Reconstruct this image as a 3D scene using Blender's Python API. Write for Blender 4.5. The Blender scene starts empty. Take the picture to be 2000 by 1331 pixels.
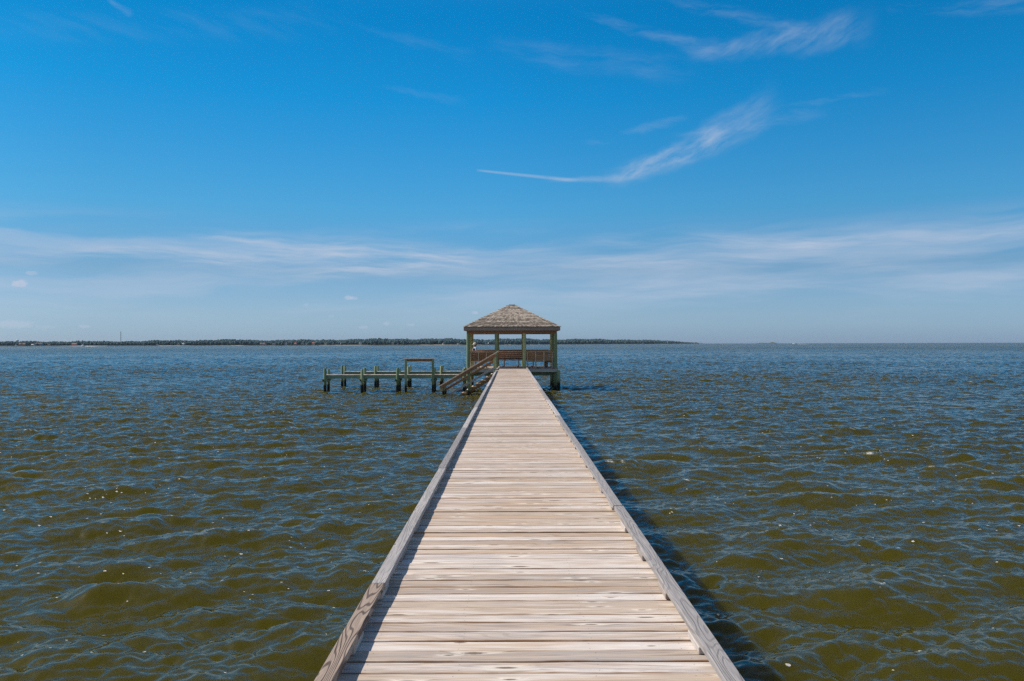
import bpy, bmesh, math, random
import numpy as np
from mathutils import Vector, Matrix, Euler

random.seed(7)
R = math.radians
scene = bpy.context.scene
COL = scene.collection

# ------------------------------------------------------------------ measures
EYE = 3.0           # eye above the water (z = 0)
ZD = 1.40           # top of the boardwalk
XL, XR = -0.895, 1.049
YG = 53.55          # front edge of the gazebo floor
F = 1620.0          # focal length in pixels of the 2000 px photograph
SUN_EL, SUN_AHEAD = 46.5, 15.0     # sun on the left, a little beyond the view's normal


def azdist(px, d):
    """world x of photo column px at distance d"""
    return (px - 998.0) * d / F


# ------------------------------------------------------------------ tags
def tag(o, label=None, cat=None, group=None, kind=None):
    if label: o['label'] = label
    if cat: o['category'] = cat
    if group: o['group'] = group
    if kind: o['kind'] = kind
    return o


def empty(name, loc, rz=0.0):
    o = bpy.data.objects.new(name, None)
    COL.objects.link(o)
    o.location = loc
    o.rotation_euler = (0, 0, rz)
    o.empty_display_size = 0.2
    return o


def copy_tree(o, parent=None):
    c = o.copy()
    COL.objects.link(c)
    c.parent = parent
    for ch in [k for k in bpy.data.objects if k.parent is o]:
        copy_tree(ch, c)
    return c


# ------------------------------------------------------------------ mesh builder
class MB:
    """Collects shapes into one mesh; each shape keeps its own grain coordinates (lc) and random tone (rnd)."""

    def __init__(self):
        self.v, self.f, self.lc, self.rn, self.mi, self.sm = [], [], [], [], [], []

    def add(self, verts, faces, lc=None, rnd=None, mi=0, smooth=False):
        b = len(self.v)
        off = (random.uniform(0, 60), random.uniform(0, 9), random.uniform(0, 9))
        self.v.extend(verts)
        src = lc if lc is not None else verts
        self.lc.extend([(p[0] + off[0], p[1] + off[1], p[2] + off[2]) for p in src])
        rnd = rnd or (random.random(), random.random(), random.random(), 1.0)
        for fc in faces:
            self.f.append([i + b for i in fc])
            self.rn.append(rnd)
            self.mi.append(mi)
            self.sm.append(smooth)

    def box(self, c, s, rot=None, ch=0.004, mi=0, rnd=None, M=None):
        """chamfered box, centre c, size s, optional rotation matrix"""
        hx, hy, hz = s[0] / 2, s[1] / 2, s[2] / 2
        ch = min(ch, hx * .45, hy * .45, hz * .45)
        idx = {}
        P = []
        for sx in (-1, 1):
            for sy in (-1, 1):
                for sz in (-1, 1):
                    for ax in range(3):
                        p = [sx * hx, sy * hy, sz * hz]
                        for k in range(3):
                            if k != ax:
                                p[k] -= (sx, sy, sz)[k] * ch
                        idx[(sx, sy, sz, ax)] = len(P)
                        P.append(tuple(p))
        Fs = []
        for ax in range(3):
            u, w = [k for k in range(3) if k != ax]
            for sg in (-1, 1):
                q = []
                for (a, b) in ((-1, -1), (1, -1), (1, 1), (-1, 1)):
                    s3 = [0, 0, 0]
                    s3[ax], s3[u], s3[w] = sg, a, b
                    q.append(idx[(*s3, ax)])
                Fs.append(q)
        for ax in range(3):           # edges along ax
            u, w = [k for k in range(3) if k != ax]
            for a in (-1, 1):
                for b in (-1, 1):
                    q = []
                    for (sg, fa) in ((-1, u), (-1, w), (1, w), (1, u)):
                        s3 = [0, 0, 0]
                        s3[ax], s3[u], s3[w] = sg, a, b
                        q.append(idx[(*s3, fa)])
                    Fs.append(q)
        for sx in (-1, 1):
            for sy in (-1, 1):
                for sz in (-1, 1):
                    Fs.append([idx[(sx, sy, sz, 0)], idx[(sx, sy, sz, 1)], idx[(sx, sy, sz, 2)]])
        # outward winding
        F2 = []
        for q in Fs:
            a, b, c_ = (Vector(P[q[0]]), Vector(P[q[1]]), Vector(P[q[2]]))
            n = (b - a).cross(c_ - a)
            m = sum((Vector(P[i]) for i in q), Vector()) / len(q)
            F2.append(q if n.dot(m) > 0 else q[::-1])
        order = sorted(range(3), key=lambda k: -s[k])
        lc = [(p[order[0]], p[order[1]], p[order[2]]) for p in P]
        rm = rot or Matrix.Identity(3)
        V = []
        for p in P:
            q = rm @ Vector(p)
            V.append((q.x + c[0], q.y + c[1], q.z + c[2]))
        self.add(V, F2, lc, rnd, mi)

    def bar(self, a, b, w, h, ch=0.004, mi=0, up=(0, 0, 1), rnd=None):
        """board from a to b; w across, h along 'up'"""
        a, b = Vector(a), Vector(b)
        d = b - a
        x = d.normalized()
        upv = Vector(up)
        y = upv.cross(x).normalized()
        z = x.cross(y)
        rot = Matrix((x, y, z)).transposed()
        self.box(tuple((a + b) / 2), (d.length, w, h), rot, ch, mi, rnd)

    def tube(self, pts, radii, n=12, mi=0, cap=True, rnd=None, wob=0.0, smooth=True):
        pts = [Vector(p) for p in pts]
        V, Fs, lc = [], [], []
        s = 0.0
        for i, p in enumerate(pts):
            t = (pts[min(i + 1, len(pts) - 1)] - pts[max(i - 1, 0)]).normalized()
            ref = Vector((1, 0, 0)) if abs(t.x) < .8 else Vector((0, 1, 0))
            u = ref.cross(t).normalized()
            w = t.cross(u)
            if i: s += (p - pts[i - 1]).length
            for k in range(n):
                an = 2 * math.pi * k / n
                r = radii[i] * (1 + wob * math.sin(3 * an + i * 1.7))
                q = p + u * (r * math.cos(an)) + w * (r * math.sin(an))
                V.append(tuple(q))
                lc.append((s, r * math.cos(an), r * math.sin(an)))
        for i in range(len(pts) - 1):
            for k in range(n):
                k2 = (k + 1) % n
                Fs.append([i * n + k, i * n + k2, (i + 1) * n + k2, (i + 1) * n + k])
        self.add(V, Fs, lc, rnd, mi, smooth)
        if cap:
            rn = self.rn[-1]
            self.add(V[-n:], [list(range(n))], lc[-n:], rn, mi)
            self.add(V[:n], [list(range(n))[::-1]], lc[:n], rn, mi)

    def build(self, name, mats, parent=None, loc=None):
        me = bpy.data.meshes.new(name)
        me.from_pydata(self.v, [], self.f)
        if not isinstance(mats, (list, tuple)): mats = [mats]
        for m in mats: me.materials.append(m)
        me.polygons.foreach_set('material_index', self.mi)
        me.polygons.foreach_set('use_smooth', self.sm)
        at = me.attributes.new('lc', 'FLOAT_VECTOR', 'POINT')
        at.data.foreach_set('vector', np.array(self.lc, dtype=np.float32).ravel())
        ar = me.attributes.new('rnd', 'FLOAT_COLOR', 'FACE')
        ar.data.foreach_set('color', np.array(self.rn, dtype=np.float32).ravel())
        me.update()
        o = bpy.data.objects.new(name, me)
        COL.objects.link(o)
        if parent is not None:
            o.parent = parent
            # geometry is given in world space: undo the parent chain
            pl = Vector((0, 0, 0))
            p = parent
            while p is not None:
                pl += Vector(p.location)
                p = p.parent
            me.transform(Matrix.Translation(-pl))
        elif loc is not None:
            me.transform(Matrix.Translation(-Vector(loc)))
            o.location = loc
        return o


# ------------------------------------------------------------------ node helpers
class NT:
    def __init__(self, tree):
        self.t = tree
        self.n = tree.nodes
        self.l = tree.links

    def node(self, typ, **kw):
        nd = self.n.new(typ)
        for k, v in kw.items():
            setattr(nd, k, v)
        return nd

    def put(self, sock, val):
        if hasattr(val, 'is_output') or isinstance(val, bpy.types.NodeSocket):
            self.l.new(val, sock)
        elif val is not None:
            if sock.type == 'RGBA' and isinstance(val, (tuple, list)) and len(val) == 3:
                val = (*val, 1.0)
            sock.default_value = val

    def math(self, op, a, b=None, c=None, clamp=False):
        nd = self.node('ShaderNodeMath', operation=op, use_clamp=clamp)
        self.put(nd.inputs[0], a)
        if b is not None: self.put(nd.inputs[1], b)
        if c is not None: self.put(nd.inputs[2], c)
        return nd.outputs[0]

    def vmath(self, op, a, b=None):
        nd = self.node('ShaderNodeVectorMath', operation=op)
        self.put(nd.inputs[0], a)
        if b is not None: self.put(nd.inputs[1], b)
        return nd.outputs['Value'] if op in ('LENGTH', 'DOT_PRODUCT', 'DISTANCE') else nd.outputs[0]

    def comb(self, x, y, z):
        nd = self.node('ShaderNodeCombineXYZ')
        self.put(nd.inputs[0], x); self.put(nd.inputs[1], y); self.put(nd.inputs[2], z)
        return nd.outputs[0]

    def sep(self, v):
        nd = self.node('ShaderNodeSeparateXYZ')
        self.put(nd.inputs[0], v)
        return nd.outputs

    def sepc(self, v):
        nd = self.node('ShaderNodeSeparateColor')
        self.put(nd.inputs[0], v)
        return nd.outputs

    def noise(self, vec, scale=1.0, detail=3.0, rough=.55, dist=0.0, out='Fac', dim='3D'):
        nd = self.node('ShaderNodeTexNoise', noise_dimensions=dim)
        self.put(nd.inputs['Vector'], vec)
        nd.inputs['Scale'].default_value = scale
        nd.inputs['Detail'].default_value = detail
        nd.inputs['Roughness'].default_value = rough
        nd.inputs['Distortion'].default_value = dist
        return nd.outputs[out]

    def voronoi(self, vec, scale=1.0, feature='F1', rand=1.0):
        nd = self.node('ShaderNodeTexVoronoi', feature=feature, voronoi_dimensions='2D')
        self.put(nd.inputs['Vector'], vec)
        nd.inputs['Scale'].default_value = scale
        nd.inputs['Randomness'].default_value = rand
        return nd.outputs

    def smooth(self, v, a, b, lo=0.0, hi=1.0):
        nd = self.node('ShaderNodeMapRange', interpolation_type='SMOOTHSTEP')
        self.put(nd.inputs['Value'], v)
        nd.inputs['From Min'].default_value = a
        nd.inputs['From Max'].default_value = b
        nd.inputs['To Min'].default_value = lo
        nd.inputs['To Max'].default_value = hi
        return nd.outputs[0]

    def lin(self, v, a, b, lo=0.0, hi=1.0, clamp=True):
        nd = self.node('ShaderNodeMapRange', clamp=clamp)
        self.put(nd.inputs['Value'], v)
        nd.inputs['From Min'].default_value = a
        nd.inputs['From Max'].default_value = b
        nd.inputs['To Min'].default_value = lo
        nd.inputs['To Max'].default_value = hi
        return nd.outputs[0]

    def mix(self, fac, a, b, blend='MIX'):
        nd = self.node('ShaderNodeMix', data_type='RGBA', blend_type=blend)
        self.put(nd.inputs[0], fac)
        self.put(nd.inputs[6], a)
        self.put(nd.inputs[7], b)
        return nd.outputs[2]

    def scalec(self, col, f):
        nd = self.node('ShaderNodeVectorMath', operation='SCALE')
        self.put(nd.inputs[0], col)
        self.put(nd.inputs[3], f)
        return nd.outputs[0]

    def ramp(self, fac, stops, interp='LINEAR'):
        nd = self.node('ShaderNodeValToRGB')
        cr = nd.color_ramp
        cr.interpolation = interp
        while len(cr.elements) > len(stops): cr.elements.remove(cr.elements[-1])
        while len(cr.elements) < len(stops): cr.elements.new(1.0)
        for e, (p, c) in zip(cr.elements, stops):
            e.position = p
            e.color = (*c, 1.0)
        self.put(nd.inputs[0], fac)
        return nd.outputs[0]

    def attr(self, name):
        nd = self.node('ShaderNodeAttribute', attribute_name=name)
        return nd


def new_mat(name):
    m = bpy.data.materials.new(name)
    m.use_nodes = True
    nt = NT(m.node_tree)
    bs = m.node_tree.nodes['Principled BSDF']
    return m, nt, bs


def bump(nt, bs, h, dist, strength=1.0):
    b = nt.node('ShaderNodeBump')
    b.inputs['Strength'].default_value = strength
    b.inputs['Distance'].default_value = dist
    nt.put(b.inputs['Height'], h)
    nt.l.new(b.outputs[0], bs.inputs['Normal'])


# ------------------------------------------------------------------ wood materials
def wood(name, light, mid, dark, rings=0.0, ringfreq=70.0, knots=0.0, tide=None, tone=(.8, 1.2), rough=.75,
         fine=.25, bumpd=.002, warm=None, streak=.6, grain=1.0):
    m, nt, bs = new_mat(name)
    lc = nt.attr('lc').outputs['Vector']
    rn = nt.sepc(nt.attr('rnd').outputs['Color'])
    x, y, z = nt.sep(lc)
    # knots: sparse, long ellipses
    kd = None
    if knots:
        kv = nt.voronoi(nt.comb(nt.math('MULTIPLY', x, 2.3), nt.math('MULTIPLY', y, 8.5), 0.0), 1.0)
        sel = nt.math('GREATER_THAN', nt.sepc(kv['Color'])[0], 1.0 - knots)
        kd = nt.math('ADD', kv['Distance'], nt.math('MULTIPLY', nt.math('SUBTRACT', 1.0, sel), 3.0))
        swirl = nt.smooth(kd, 0.0, .33, 1.0, 0.0)
        y2 = nt.math('ADD', y, nt.math('MULTIPLY', swirl, .022))
    else:
        y2 = y
    wv = nt.noise(nt.comb(nt.math('MULTIPLY', x, .9), nt.math('MULTIPLY', y, 4.0), nt.math('MULTIPLY', z, 4.0)), 1.0, 2.0)
    y3 = nt.math('ADD', y2, nt.math('MULTIPLY', nt.math('SUBTRACT', wv, .5), .035))
    g1 = nt.noise(nt.comb(nt.math('MULTIPLY', x, 1.3 * grain), nt.math('MULTIPLY', y3, 34.0 * grain), nt.math('MULTIPLY', z, 34.0 * grain)), 1.0, 4.0, .6)
    g2 = nt.noise(nt.comb(nt.math('MULTIPLY', x, 5.0 * grain), nt.math('MULTIPLY', y3, 150.0 * grain), nt.math('MULTIPLY', z, 150.0 * grain)), 1.0, 2.0, .6)
    pt = nt.noise(nt.comb(nt.math('MULTIPLY', x, 1.1), nt.math('MULTIPLY', y, 6.0), nt.math('MULTIPLY', z, 6.0)), 1.0, 3.0, .55)
    tsel = nt.math('ADD', nt.math('MULTIPLY', nt.math('SUBTRACT', rn[0], .5), .75), pt)
    col = nt.mix(nt.smooth(tsel, .3, .7), mid, light)
    if warm:
        wsel = nt.math('ADD', nt.math('MULTIPLY', nt.math('SUBTRACT', rn[1], .5), .7),
                       nt.noise(nt.comb(nt.math('MULTIPLY', x, .7), nt.math('MULTIPLY', y, 14.0), z), 1.0, 3.0))
        col = nt.mix(nt.smooth(wsel, .48, .78), col, warm)
    col = nt.mix(nt.math('MULTIPLY', nt.smooth(g1, .55, .75), streak), col, dark)
    hgt = nt.math('ADD', nt.math('MULTIPLY', g1, .8), nt.math('MULTIPLY', g2, .5))
    if rings:
        rnz = nt.noise(nt.comb(nt.math('MULTIPLY', x, .75), nt.math('MULTIPLY', y, 7.0), nt.math('MULTIPLY', z, 1.0)), 1.0, 2.0, .45)
        rr = nt.math('ADD', nt.math('MULTIPLY', y, ringfreq * .55), nt.math('MULTIPLY', rnz, 17.0))
        sn = nt.math('SINE', nt.math('MULTIPLY', rr, 6.283))
        rg = nt.smooth(sn, .15, .95)
        rstr = nt.math('MULTIPLY', rg, nt.math('MULTIPLY', nt.smooth(rn[2], .15, .85, .35, 1.0), rings))
        col = nt.mix(rstr, col, dark)
        hgt = nt.math('SUBTRACT', hgt, nt.math('MULTIPLY', rg, .5))
    if kd is not None:
        col = nt.mix(nt.math('MULTIPLY', nt.smooth(kd, .09, .24, 1.0, 0.0), .55), col, light)
        col = nt.mix(nt.math('MULTIPLY', nt.smooth(kd, .035, .085, 1.0, 0.0), .8), col, tuple(c * .55 for c in dark))
    fl = nt.lin(g2, .25, .75, 1.0 - fine, 1.0 + fine)
    tn = nt.lin(rn[0], 0, 1, tone[0], tone[1])
    col = nt.scalec(col, nt.math('MULTIPLY', fl, tn))
    if tide is not None:
        pz = nt.sep(nt.node('ShaderNodeNewGeometry').outputs['Position'])
        nz = nt.noise(nt.node('ShaderNodeNewGeometry').outputs['Position'], 5.0, 3.0)
        hz = nt.math('ADD', pz[2], nt.math('MULTIPLY', nt.math('SUBTRACT', nz, .5), .28))
        col = nt.mix(nt.math('MULTIPLY', nt.smooth(hz, tide, tide + .38, 1.0, 0.0), .55), col, (.10, .095, .03))
        wet = nt.smooth(hz, tide - .07, tide + .05, 1.0, 0.0)
        col = nt.mix(wet, col, (.012, .012, .009))
        nt.put(bs.inputs['Roughness'], nt.lin(wet, 0, 1, rough, .35))
    else:
        bs.inputs['Roughness'].default_value = rough
    nt.put(bs.inputs['Base Color'], col)
    bs.inputs['Specular IOR Level'].default_value = .25
    bump(nt, bs, hgt, bumpd)
    return m


M = {}
M['rail'] = wood('weathered_grey_rail', (.47, .44, .42), (.36, .34, .33), (.17, .15, .145), rings=.5, ringfreq=55, knots=.12, tone=(.85, 1.12), bumpd=.0035, streak=.5)
M['rail_brown'] = wood('weathered_brown_rail', (.42, .33, .26), (.36, .28, .22), (.12, .085, .07), rings=.95, ringfreq=42, knots=.2, tone=(1, 1.05), bumpd=.004, streak=.35)
M['block'] = wood('grey_block', (.44, .40, .37), (.36, .31, .28), (.18, .15, .13), tone=(.85, 1.15))
M['green'] = wood('green_treated_post', (.40, .42, .21), (.23, .30, .155), (.09, .12, .065), tide=.28, tone=(.9, 1.1), fine=.15, streak=.5, grain=.6)
M['greendock'] = wood('green_treated_pile', (.31, .36, .20), (.18, .27, .155), (.07, .10, .06), tide=.46, tone=(.85, 1.1), fine=.15, streak=.5, grain=.6)
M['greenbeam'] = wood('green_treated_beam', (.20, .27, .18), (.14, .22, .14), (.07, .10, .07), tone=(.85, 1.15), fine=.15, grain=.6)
M['brown'] = wood('brown_board', (.44, .245, .125), (.32, .17, .082), (.13, .07, .04), tone=(.85, 1.15), fine=.2, grain=.6)
M['brownlight'] = wood('tan_board_cap', (.72, .57, .43), (.62, .48, .35), (.34, .24, .16), tone=(.9, 1.1), grain=.6)
M['tread'] = wood('grey_tan_tread', (.70, .60, .48), (.58, .44, .30), (.3, .2, .12), tone=(.85, 1.15), grain=.6)
M['orange'] = wood('fresh_brown_stringer', (.46, .27, .13), (.36, .19, .085), (.18, .09, .04), tone=(.85, 1.1), grain=.6)
M['greyboard'] = wood('grey_board', (.42, .40, .39), (.33, .31, .31), (.16, .15, .15), tone=(.85, 1.15), grain=.6)
M['walk'] = wood('pale_dock_plank', (.52, .47, .40), (.43, .38, .32), (.22, .19, .15), tone=(.8, 1.15), grain=.6)
M['fascia'] = wood('grey_brown_fascia', (.29, .235, .20), (.22, .175, .145), (.11, .085, .07), tone=(.9, 1.1), grain=.6)
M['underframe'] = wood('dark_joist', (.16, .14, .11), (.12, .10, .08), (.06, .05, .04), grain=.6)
M['shingle'] = wood('wood_shingle', (.46, .395, .325), (.30, .25, .20), (.12, .10, .08), tone=(.55, 1.3), fine=.25, streak=.5)
M['hipcap'] = wood('hip_shingle', (.56, .48, .39), (.44, .36, .29), (.2, .15, .12), tone=(.75, 1.25), fine=.2)


def deck_material():
    m, nt, bs = new_mat('sun_bleached_decking')
    lc = nt.attr('lc').outputs['Vector']
    rn = nt.sepc(nt.attr('rnd').outputs['Color'])
    x, y, z = nt.sep(lc)           # along, across the plank (-.5..5 of its width is in uvw z of 'pv')
    pv = nt.sep(nt.attr('pv').outputs['Vector'])   # (x world, v across 0..1, plank width)
    seed = nt.math('MULTIPLY', rn[2], 40.0)
    # knots with swirl
    kv = nt.voronoi(nt.comb(nt.math('MULTIPLY', x, 2.1), nt.math('MULTIPLY', y, 8.5), seed), 1.0)
    ksel = nt.math('GREATER_THAN', nt.sepc(kv['Color'])[0], .66)
    ksz = nt.lin(nt.sepc(kv['Color'])[1], 0, 1, .7, 1.9)
    kd = nt.math('ADD', nt.math('MULTIPLY', kv['Distance'], ksz), nt.math('MULTIPLY', nt.math('SUBTRACT', 1.0, ksel), 3.0))
    swirl = nt.smooth(kd, 0.0, .45, 1.0, 0.0)
    wv = nt.noise(nt.comb(nt.math('MULTIPLY', x, 1.1), nt.math('MULTIPLY', y, 5.0), seed), 1.0, 2.0)
    y3 = nt.math('ADD', nt.math('ADD', y, nt.math('MULTIPLY', swirl, .03)), nt.math('MULTIPLY', nt.math('SUBTRACT', wv, .5), .05))
    g1 = nt.noise(nt.comb(nt.math('MULTIPLY', x, 1.2), nt.math('MULTIPLY', y3, 48.0), seed), 1.0, 4.0, .6)
    g2 = nt.noise(nt.comb(nt.math('MULTIPLY', x, 4.5), nt.math('MULTIPLY', y3, 190.0), seed), 1.0, 2.0, .6)
    g3 = nt.noise(nt.comb(nt.math('MULTIPLY', x, 1.6), nt.math('MULTIPLY', y3, 30.0), seed), 1.0, 5.0, .7)
    p1 = nt.noise(nt.comb(nt.math('MULTIPLY', x, 1.3), nt.math('MULTIPLY', y3, 15.0), seed), 1.0, 4.0, .6)
    p2 = nt.noise(nt.comb(nt.math('MULTIPLY', x, .9), nt.math('MULTIPLY', y, 16.0), nt.math('ADD', seed, 11.0)), 1.0, 3.0, .6)
    bleach, tan, amber, brown, grey = (.74, .67, .61), (.59, .475, .37), (.55, .37, .225), (.22, .145, .095), (.43, .385, .36)
    t = nt.math('ADD', nt.math('MULTIPLY', nt.math('SUBTRACT', rn[0], .5), .24), p1)
    col = nt.mix(nt.smooth(t, .38, .70), tan, bleach)
    a = nt.math('ADD', nt.math('MULTIPLY', nt.math('SUBTRACT', rn[1], .5), .32), p2)
    wear = nt.smooth(nt.math('ABSOLUTE', nt.math('SUBTRACT', pv[0], .08)), 0.0, .9, .06, -.04)
    col = nt.mix(nt.math('MULTIPLY', nt.smooth(nt.math('ADD', a, wear), .46, .78), .68), col, amber)
    gsel = nt.math('ADD', nt.math('MULTIPLY', nt.math('SUBTRACT', rn[2], .5), .28), g3)
    col = nt.mix(nt.math('MULTIPLY', nt.smooth(gsel, .53, .74), .8), col, grey)
    col = nt.mix(nt.math('MULTIPLY', nt.smooth(g1, .54, .70), .62), col, nt.mix(rn[1], brown, (.36, .25, .17)))
    # growth rings on some planks
    rr = nt.math('ADD', nt.math('MULTIPLY', y, 26.0), nt.math('MULTIPLY', nt.noise(nt.comb(nt.math('MULTIPLY', x, .8), nt.math('MULTIPLY', y3, 6.0), seed), 1.0, 1.0, .4), 13.0))
    rg = nt.smooth(nt.math('SINE', nt.math('MULTIPLY', rr, 6.283)), .3, 1.0)
    col = nt.mix(nt.math('MULTIPLY', rg, nt.smooth(rn[1], .35, .9, .04, .34)), col, brown)
    # long dark checks
    ck = nt.noise(nt.comb(nt.math('MULTIPLY', x, 1.7), nt.math('MULTIPLY', y3, 95.0), nt.math('ADD', seed, 5.0)), 1.0, 1.0, .5)
    ckm = nt.smooth(ck, .69, .75)
    col = nt.mix(nt.math('MULTIPLY', ckm, .9), col, (.10, .07, .05))
    # knots
    col = nt.mix(nt.math('MULTIPLY', nt.smooth(kd, .15, .36, 1.0, 0.0), .75), col, (.76, .68, .58))
    kn = nt.math('ADD', kd, nt.math('MULTIPLY', nt.math('SUBTRACT', nt.noise(nt.comb(nt.math('MULTIPLY', x, 60.0), nt.math('MULTIPLY', y, 130.0), seed), 1.0, 2.0), .5), .07))
    col = nt.mix(nt.math('MULTIPLY', nt.smooth(kn, .05, .13, 1.0, 0.0), .85), col, (.13, .08, .05))
    # worn, stained plank edges
    ev = nt.math('ABSOLUTE', nt.math('SUBTRACT', nt.math('MULTIPLY', pv[1], 2.0), 1.0))
    en = nt.noise(nt.comb(nt.math('MULTIPLY', x, 3.0), nt.math('MULTIPLY', y, 4.0), seed), 1.0, 3.0)
    em = nt.math('MULTIPLY', nt.smooth(nt.math('ADD', ev, nt.math('MULTIPLY', nt.math('SUBTRACT', en, .5), .42)), .80, 1.0), nt.smooth(en, .32, .62, .25, 1.0))
    col = nt.mix(em, col, (.27, .155, .085))
    # screw heads over the three joists
    sd = None
    for jx in (-.74, -.28, .41, .89):
        for vv in (.24, .76):
            dx = nt.math('SUBTRACT', pv[0], nt.math('MULTIPLY_ADD', rn[2], .05, jx - .025))
            dy = nt.math('MULTIPLY', nt.math('SUBTRACT', pv[1], nt.math('MULTIPLY_ADD', rn[1], .1, vv - .05)), pv[2])
            dd = nt.math('SQRT', nt.math('ADD', nt.math('MULTIPLY', dx, dx), nt.math('MULTIPLY', dy, dy)))
            sd = dd if sd is None else nt.math('MINIMUM', sd, dd)
    col = nt.mix(nt.math('MULTIPLY', nt.smooth(sd, .0025, .005, 1.0, 0.0), .6), col, (.09, .075, .065))
    fl = nt.lin(g2, .25, .75, .78, 1.2)
    tn = nt.lin(rn[0], 0, 1, .93, 1.05)
    col = nt.scalec(col, nt.math('MULTIPLY', fl, tn))
    nt.put(bs.inputs['Base Color'], col)
    bs.inputs['Roughness'].default_value = .72
    bs.inputs['Specular IOR Level'].default_value = .22
    h = nt.math('ADD', nt.math('MULTIPLY', g1, .9), nt.math('MULTIPLY', g2, .6))
    h = nt.math('SUBTRACT', h, nt.math('MULTIPLY', ckm, 1.2))
    h = nt.math('SUBTRACT', h, nt.math('MULTIPLY', nt.smooth(kn, .03, .09, 1.0, 0.0), .6))
    bump(nt, bs, h, .0024)
    return m


M['deck'] = deck_material()


def simple(name, col, rough=.6, var=.2, scale=3.0, metallic=0.0):
    m, nt, bs = new_mat(name)
    nz = nt.noise(nt.node('ShaderNodeTexCoord').outputs['Object'], scale, 3.0)
    nt.put(bs.inputs['Base Color'], nt.scalec(nt.mix(0.0, col, col), nt.lin(nz, .2, .8, 1 - var, 1 + var)))
    bs.inputs['Roughness'].default_value = rough
    bs.inputs['Metallic'].default_value = metallic
    return m


# ------------------------------------------------------------------ boardwalk
def plank_strip(y0, y1, x0, x1, ztop, thick=.038, fine=True, wmean=.1395):
    """decking planks running along x, laid one after the other along y, as one mesh with grain attributes"""
    V, Fc, LC, RN, PV, SM = [], [], [], [], [], []
    rng = random.Random(21)
    y = y0
    while y < y1 - .05:
        w = wmean + rng.uniform(-.002, .002)
        gap = rng.choice((.0015, .002, .002, .003, .003, .004, .006, .009)) if fine else .004
        if y + w > y1: w = y1 - y
        near = y < 16
        nseg = 30 if near else (8 if y < 30 else 4)
        a0, a1 = x0 + rng.uniform(-.008, .008), x1 + rng.uniform(-.008, .008)
        dz = rng.uniform(-.0035, .0035)
        cup = rng.uniform(-.0022, .0012)
        tilt = rng.uniform(-.004, .004)
        skew = rng.uniform(-.0012, .0012)
        r_ = .006
        prof = [(0, -thick), (0, -r_), (.0018, -.0018), (r_, 0), (w * .33, 0), (w * .67, 0), (w - r_, 0), (w - .0018, -.0018), (w, -r_), (w, -thick)]
        ox, oy = rng.uniform(0, 90), rng.uniform(0, 40)
        rn = (rng.random(), rng.random(), rng.random(), 1.0)
        ph = [rng.uniform(0, 6.28) for _ in range(4)]
        b = len(V)
        npf = len(prof)
        for i in range(nseg + 1):
            xx = a0 + (a1 - a0) * i / nseg
            wob0 = (.0016 * math.sin(xx * 5.1 + ph[0]) + .0010 * math.sin(xx * 13.0 + ph[1])) if near else 0
            wob1 = (.0011 * math.sin(xx * 4.3 + ph[2]) + .0007 * math.sin(xx * 11.0 + ph[3])) if near else 0
            for (pv, pz) in prof:
                t = pv / w
                yy = y + pv + skew * (xx - .08) + (wob0 * (1 - t) + wob1 * t)
                zz = ztop + pz + dz + cup * (1 - 4 * (t - .5) ** 2) + tilt * (t - .5)
                V.append((xx, yy, zz))
                LC.append((xx + ox, pv + oy, 0))
                PV.append((xx, t, w))
        for i in range(nseg):
            for k in range(npf):
                k2 = (k + 1) % npf
                Fc.append((b + i * npf + k, b + i * npf + k2, b + (i + 1) * npf + k2, b + (i + 1) * npf + k))
                RN.append(rn)
        Fc.append(tuple(b + k for k in range(npf))[::-1]); RN.append(rn)
        Fc.append(tuple(b + nseg * npf + k for k in range(npf))); RN.append(rn)
        y += w + gap
    return V, Fc, LC, RN, PV


def plank_object(name, data, mat, parent):
    V, Fc, LC, RN, PV = data
    me = bpy.data.meshes.new(name)
    pl = Vector(parent.location)
    me.from_pydata([(v[0] - pl.x, v[1] - pl.y, v[2] - pl.z) for v in V], [], Fc)
    me.materials.append(mat)
    for nm, dat in (('lc', LC), ('pv', PV)):
        at = me.attributes.new(nm, 'FLOAT_VECTOR', 'POINT')
        at.data.foreach_set('vector', np.array(dat, dtype=np.float32).ravel())
    ar = me.attributes.new('rnd', 'FLOAT_COLOR', 'FACE')
    ar.data.foreach_set('color', np.array(RN, dtype=np.float32).ravel())
    bm = bmesh.new(); bm.from_mesh(me)
    bmesh.ops.recalc_face_normals(bm, faces=bm.faces)
    bm.to_mesh(me); bm.free()
    o = bpy.data.objects.new(name, me)
    COL.objects.link(o)
    o.parent = parent
    return o


pier = empty('boardwalk', (.077, 26.0, 0.0))
tag(pier, 'long straight boardwalk of sun bleached planks with low kerb rails leading to the gazebo', 'boardwalk')
plank_object('decking', plank_strip(-2.0, YG - .012, XL + .004, XR - .004, ZD), M['deck'], pier)

# stringers, caps and piles under the deck
st = MB()
for x in (XL + .09, -.36, .51, XR - .09):
    yy = -2.0
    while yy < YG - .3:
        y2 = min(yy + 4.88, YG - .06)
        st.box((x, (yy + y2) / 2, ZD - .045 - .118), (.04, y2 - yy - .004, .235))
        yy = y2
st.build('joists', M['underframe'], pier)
yy = 1.2
while yy < YG - 1.0:
    for sx, xx in ((-1, XL + .02), (1, XR - .02)):
        pl_ = MB()
        pl_.tube([(xx + sx * -.12, yy, -2.2), (xx + sx * -.12, yy, ZD - .30)], [.12, .115], 12)
        pl_.build('pile', M['greendock'], pier)
    cp = MB()
    for dy in (-.145, .145):
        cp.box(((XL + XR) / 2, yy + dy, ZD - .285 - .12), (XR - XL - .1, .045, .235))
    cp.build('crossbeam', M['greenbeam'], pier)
    yy += 3.05

# kerb rails: flat boards on short blocks
RT = ZD + .079
blocks = []


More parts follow.
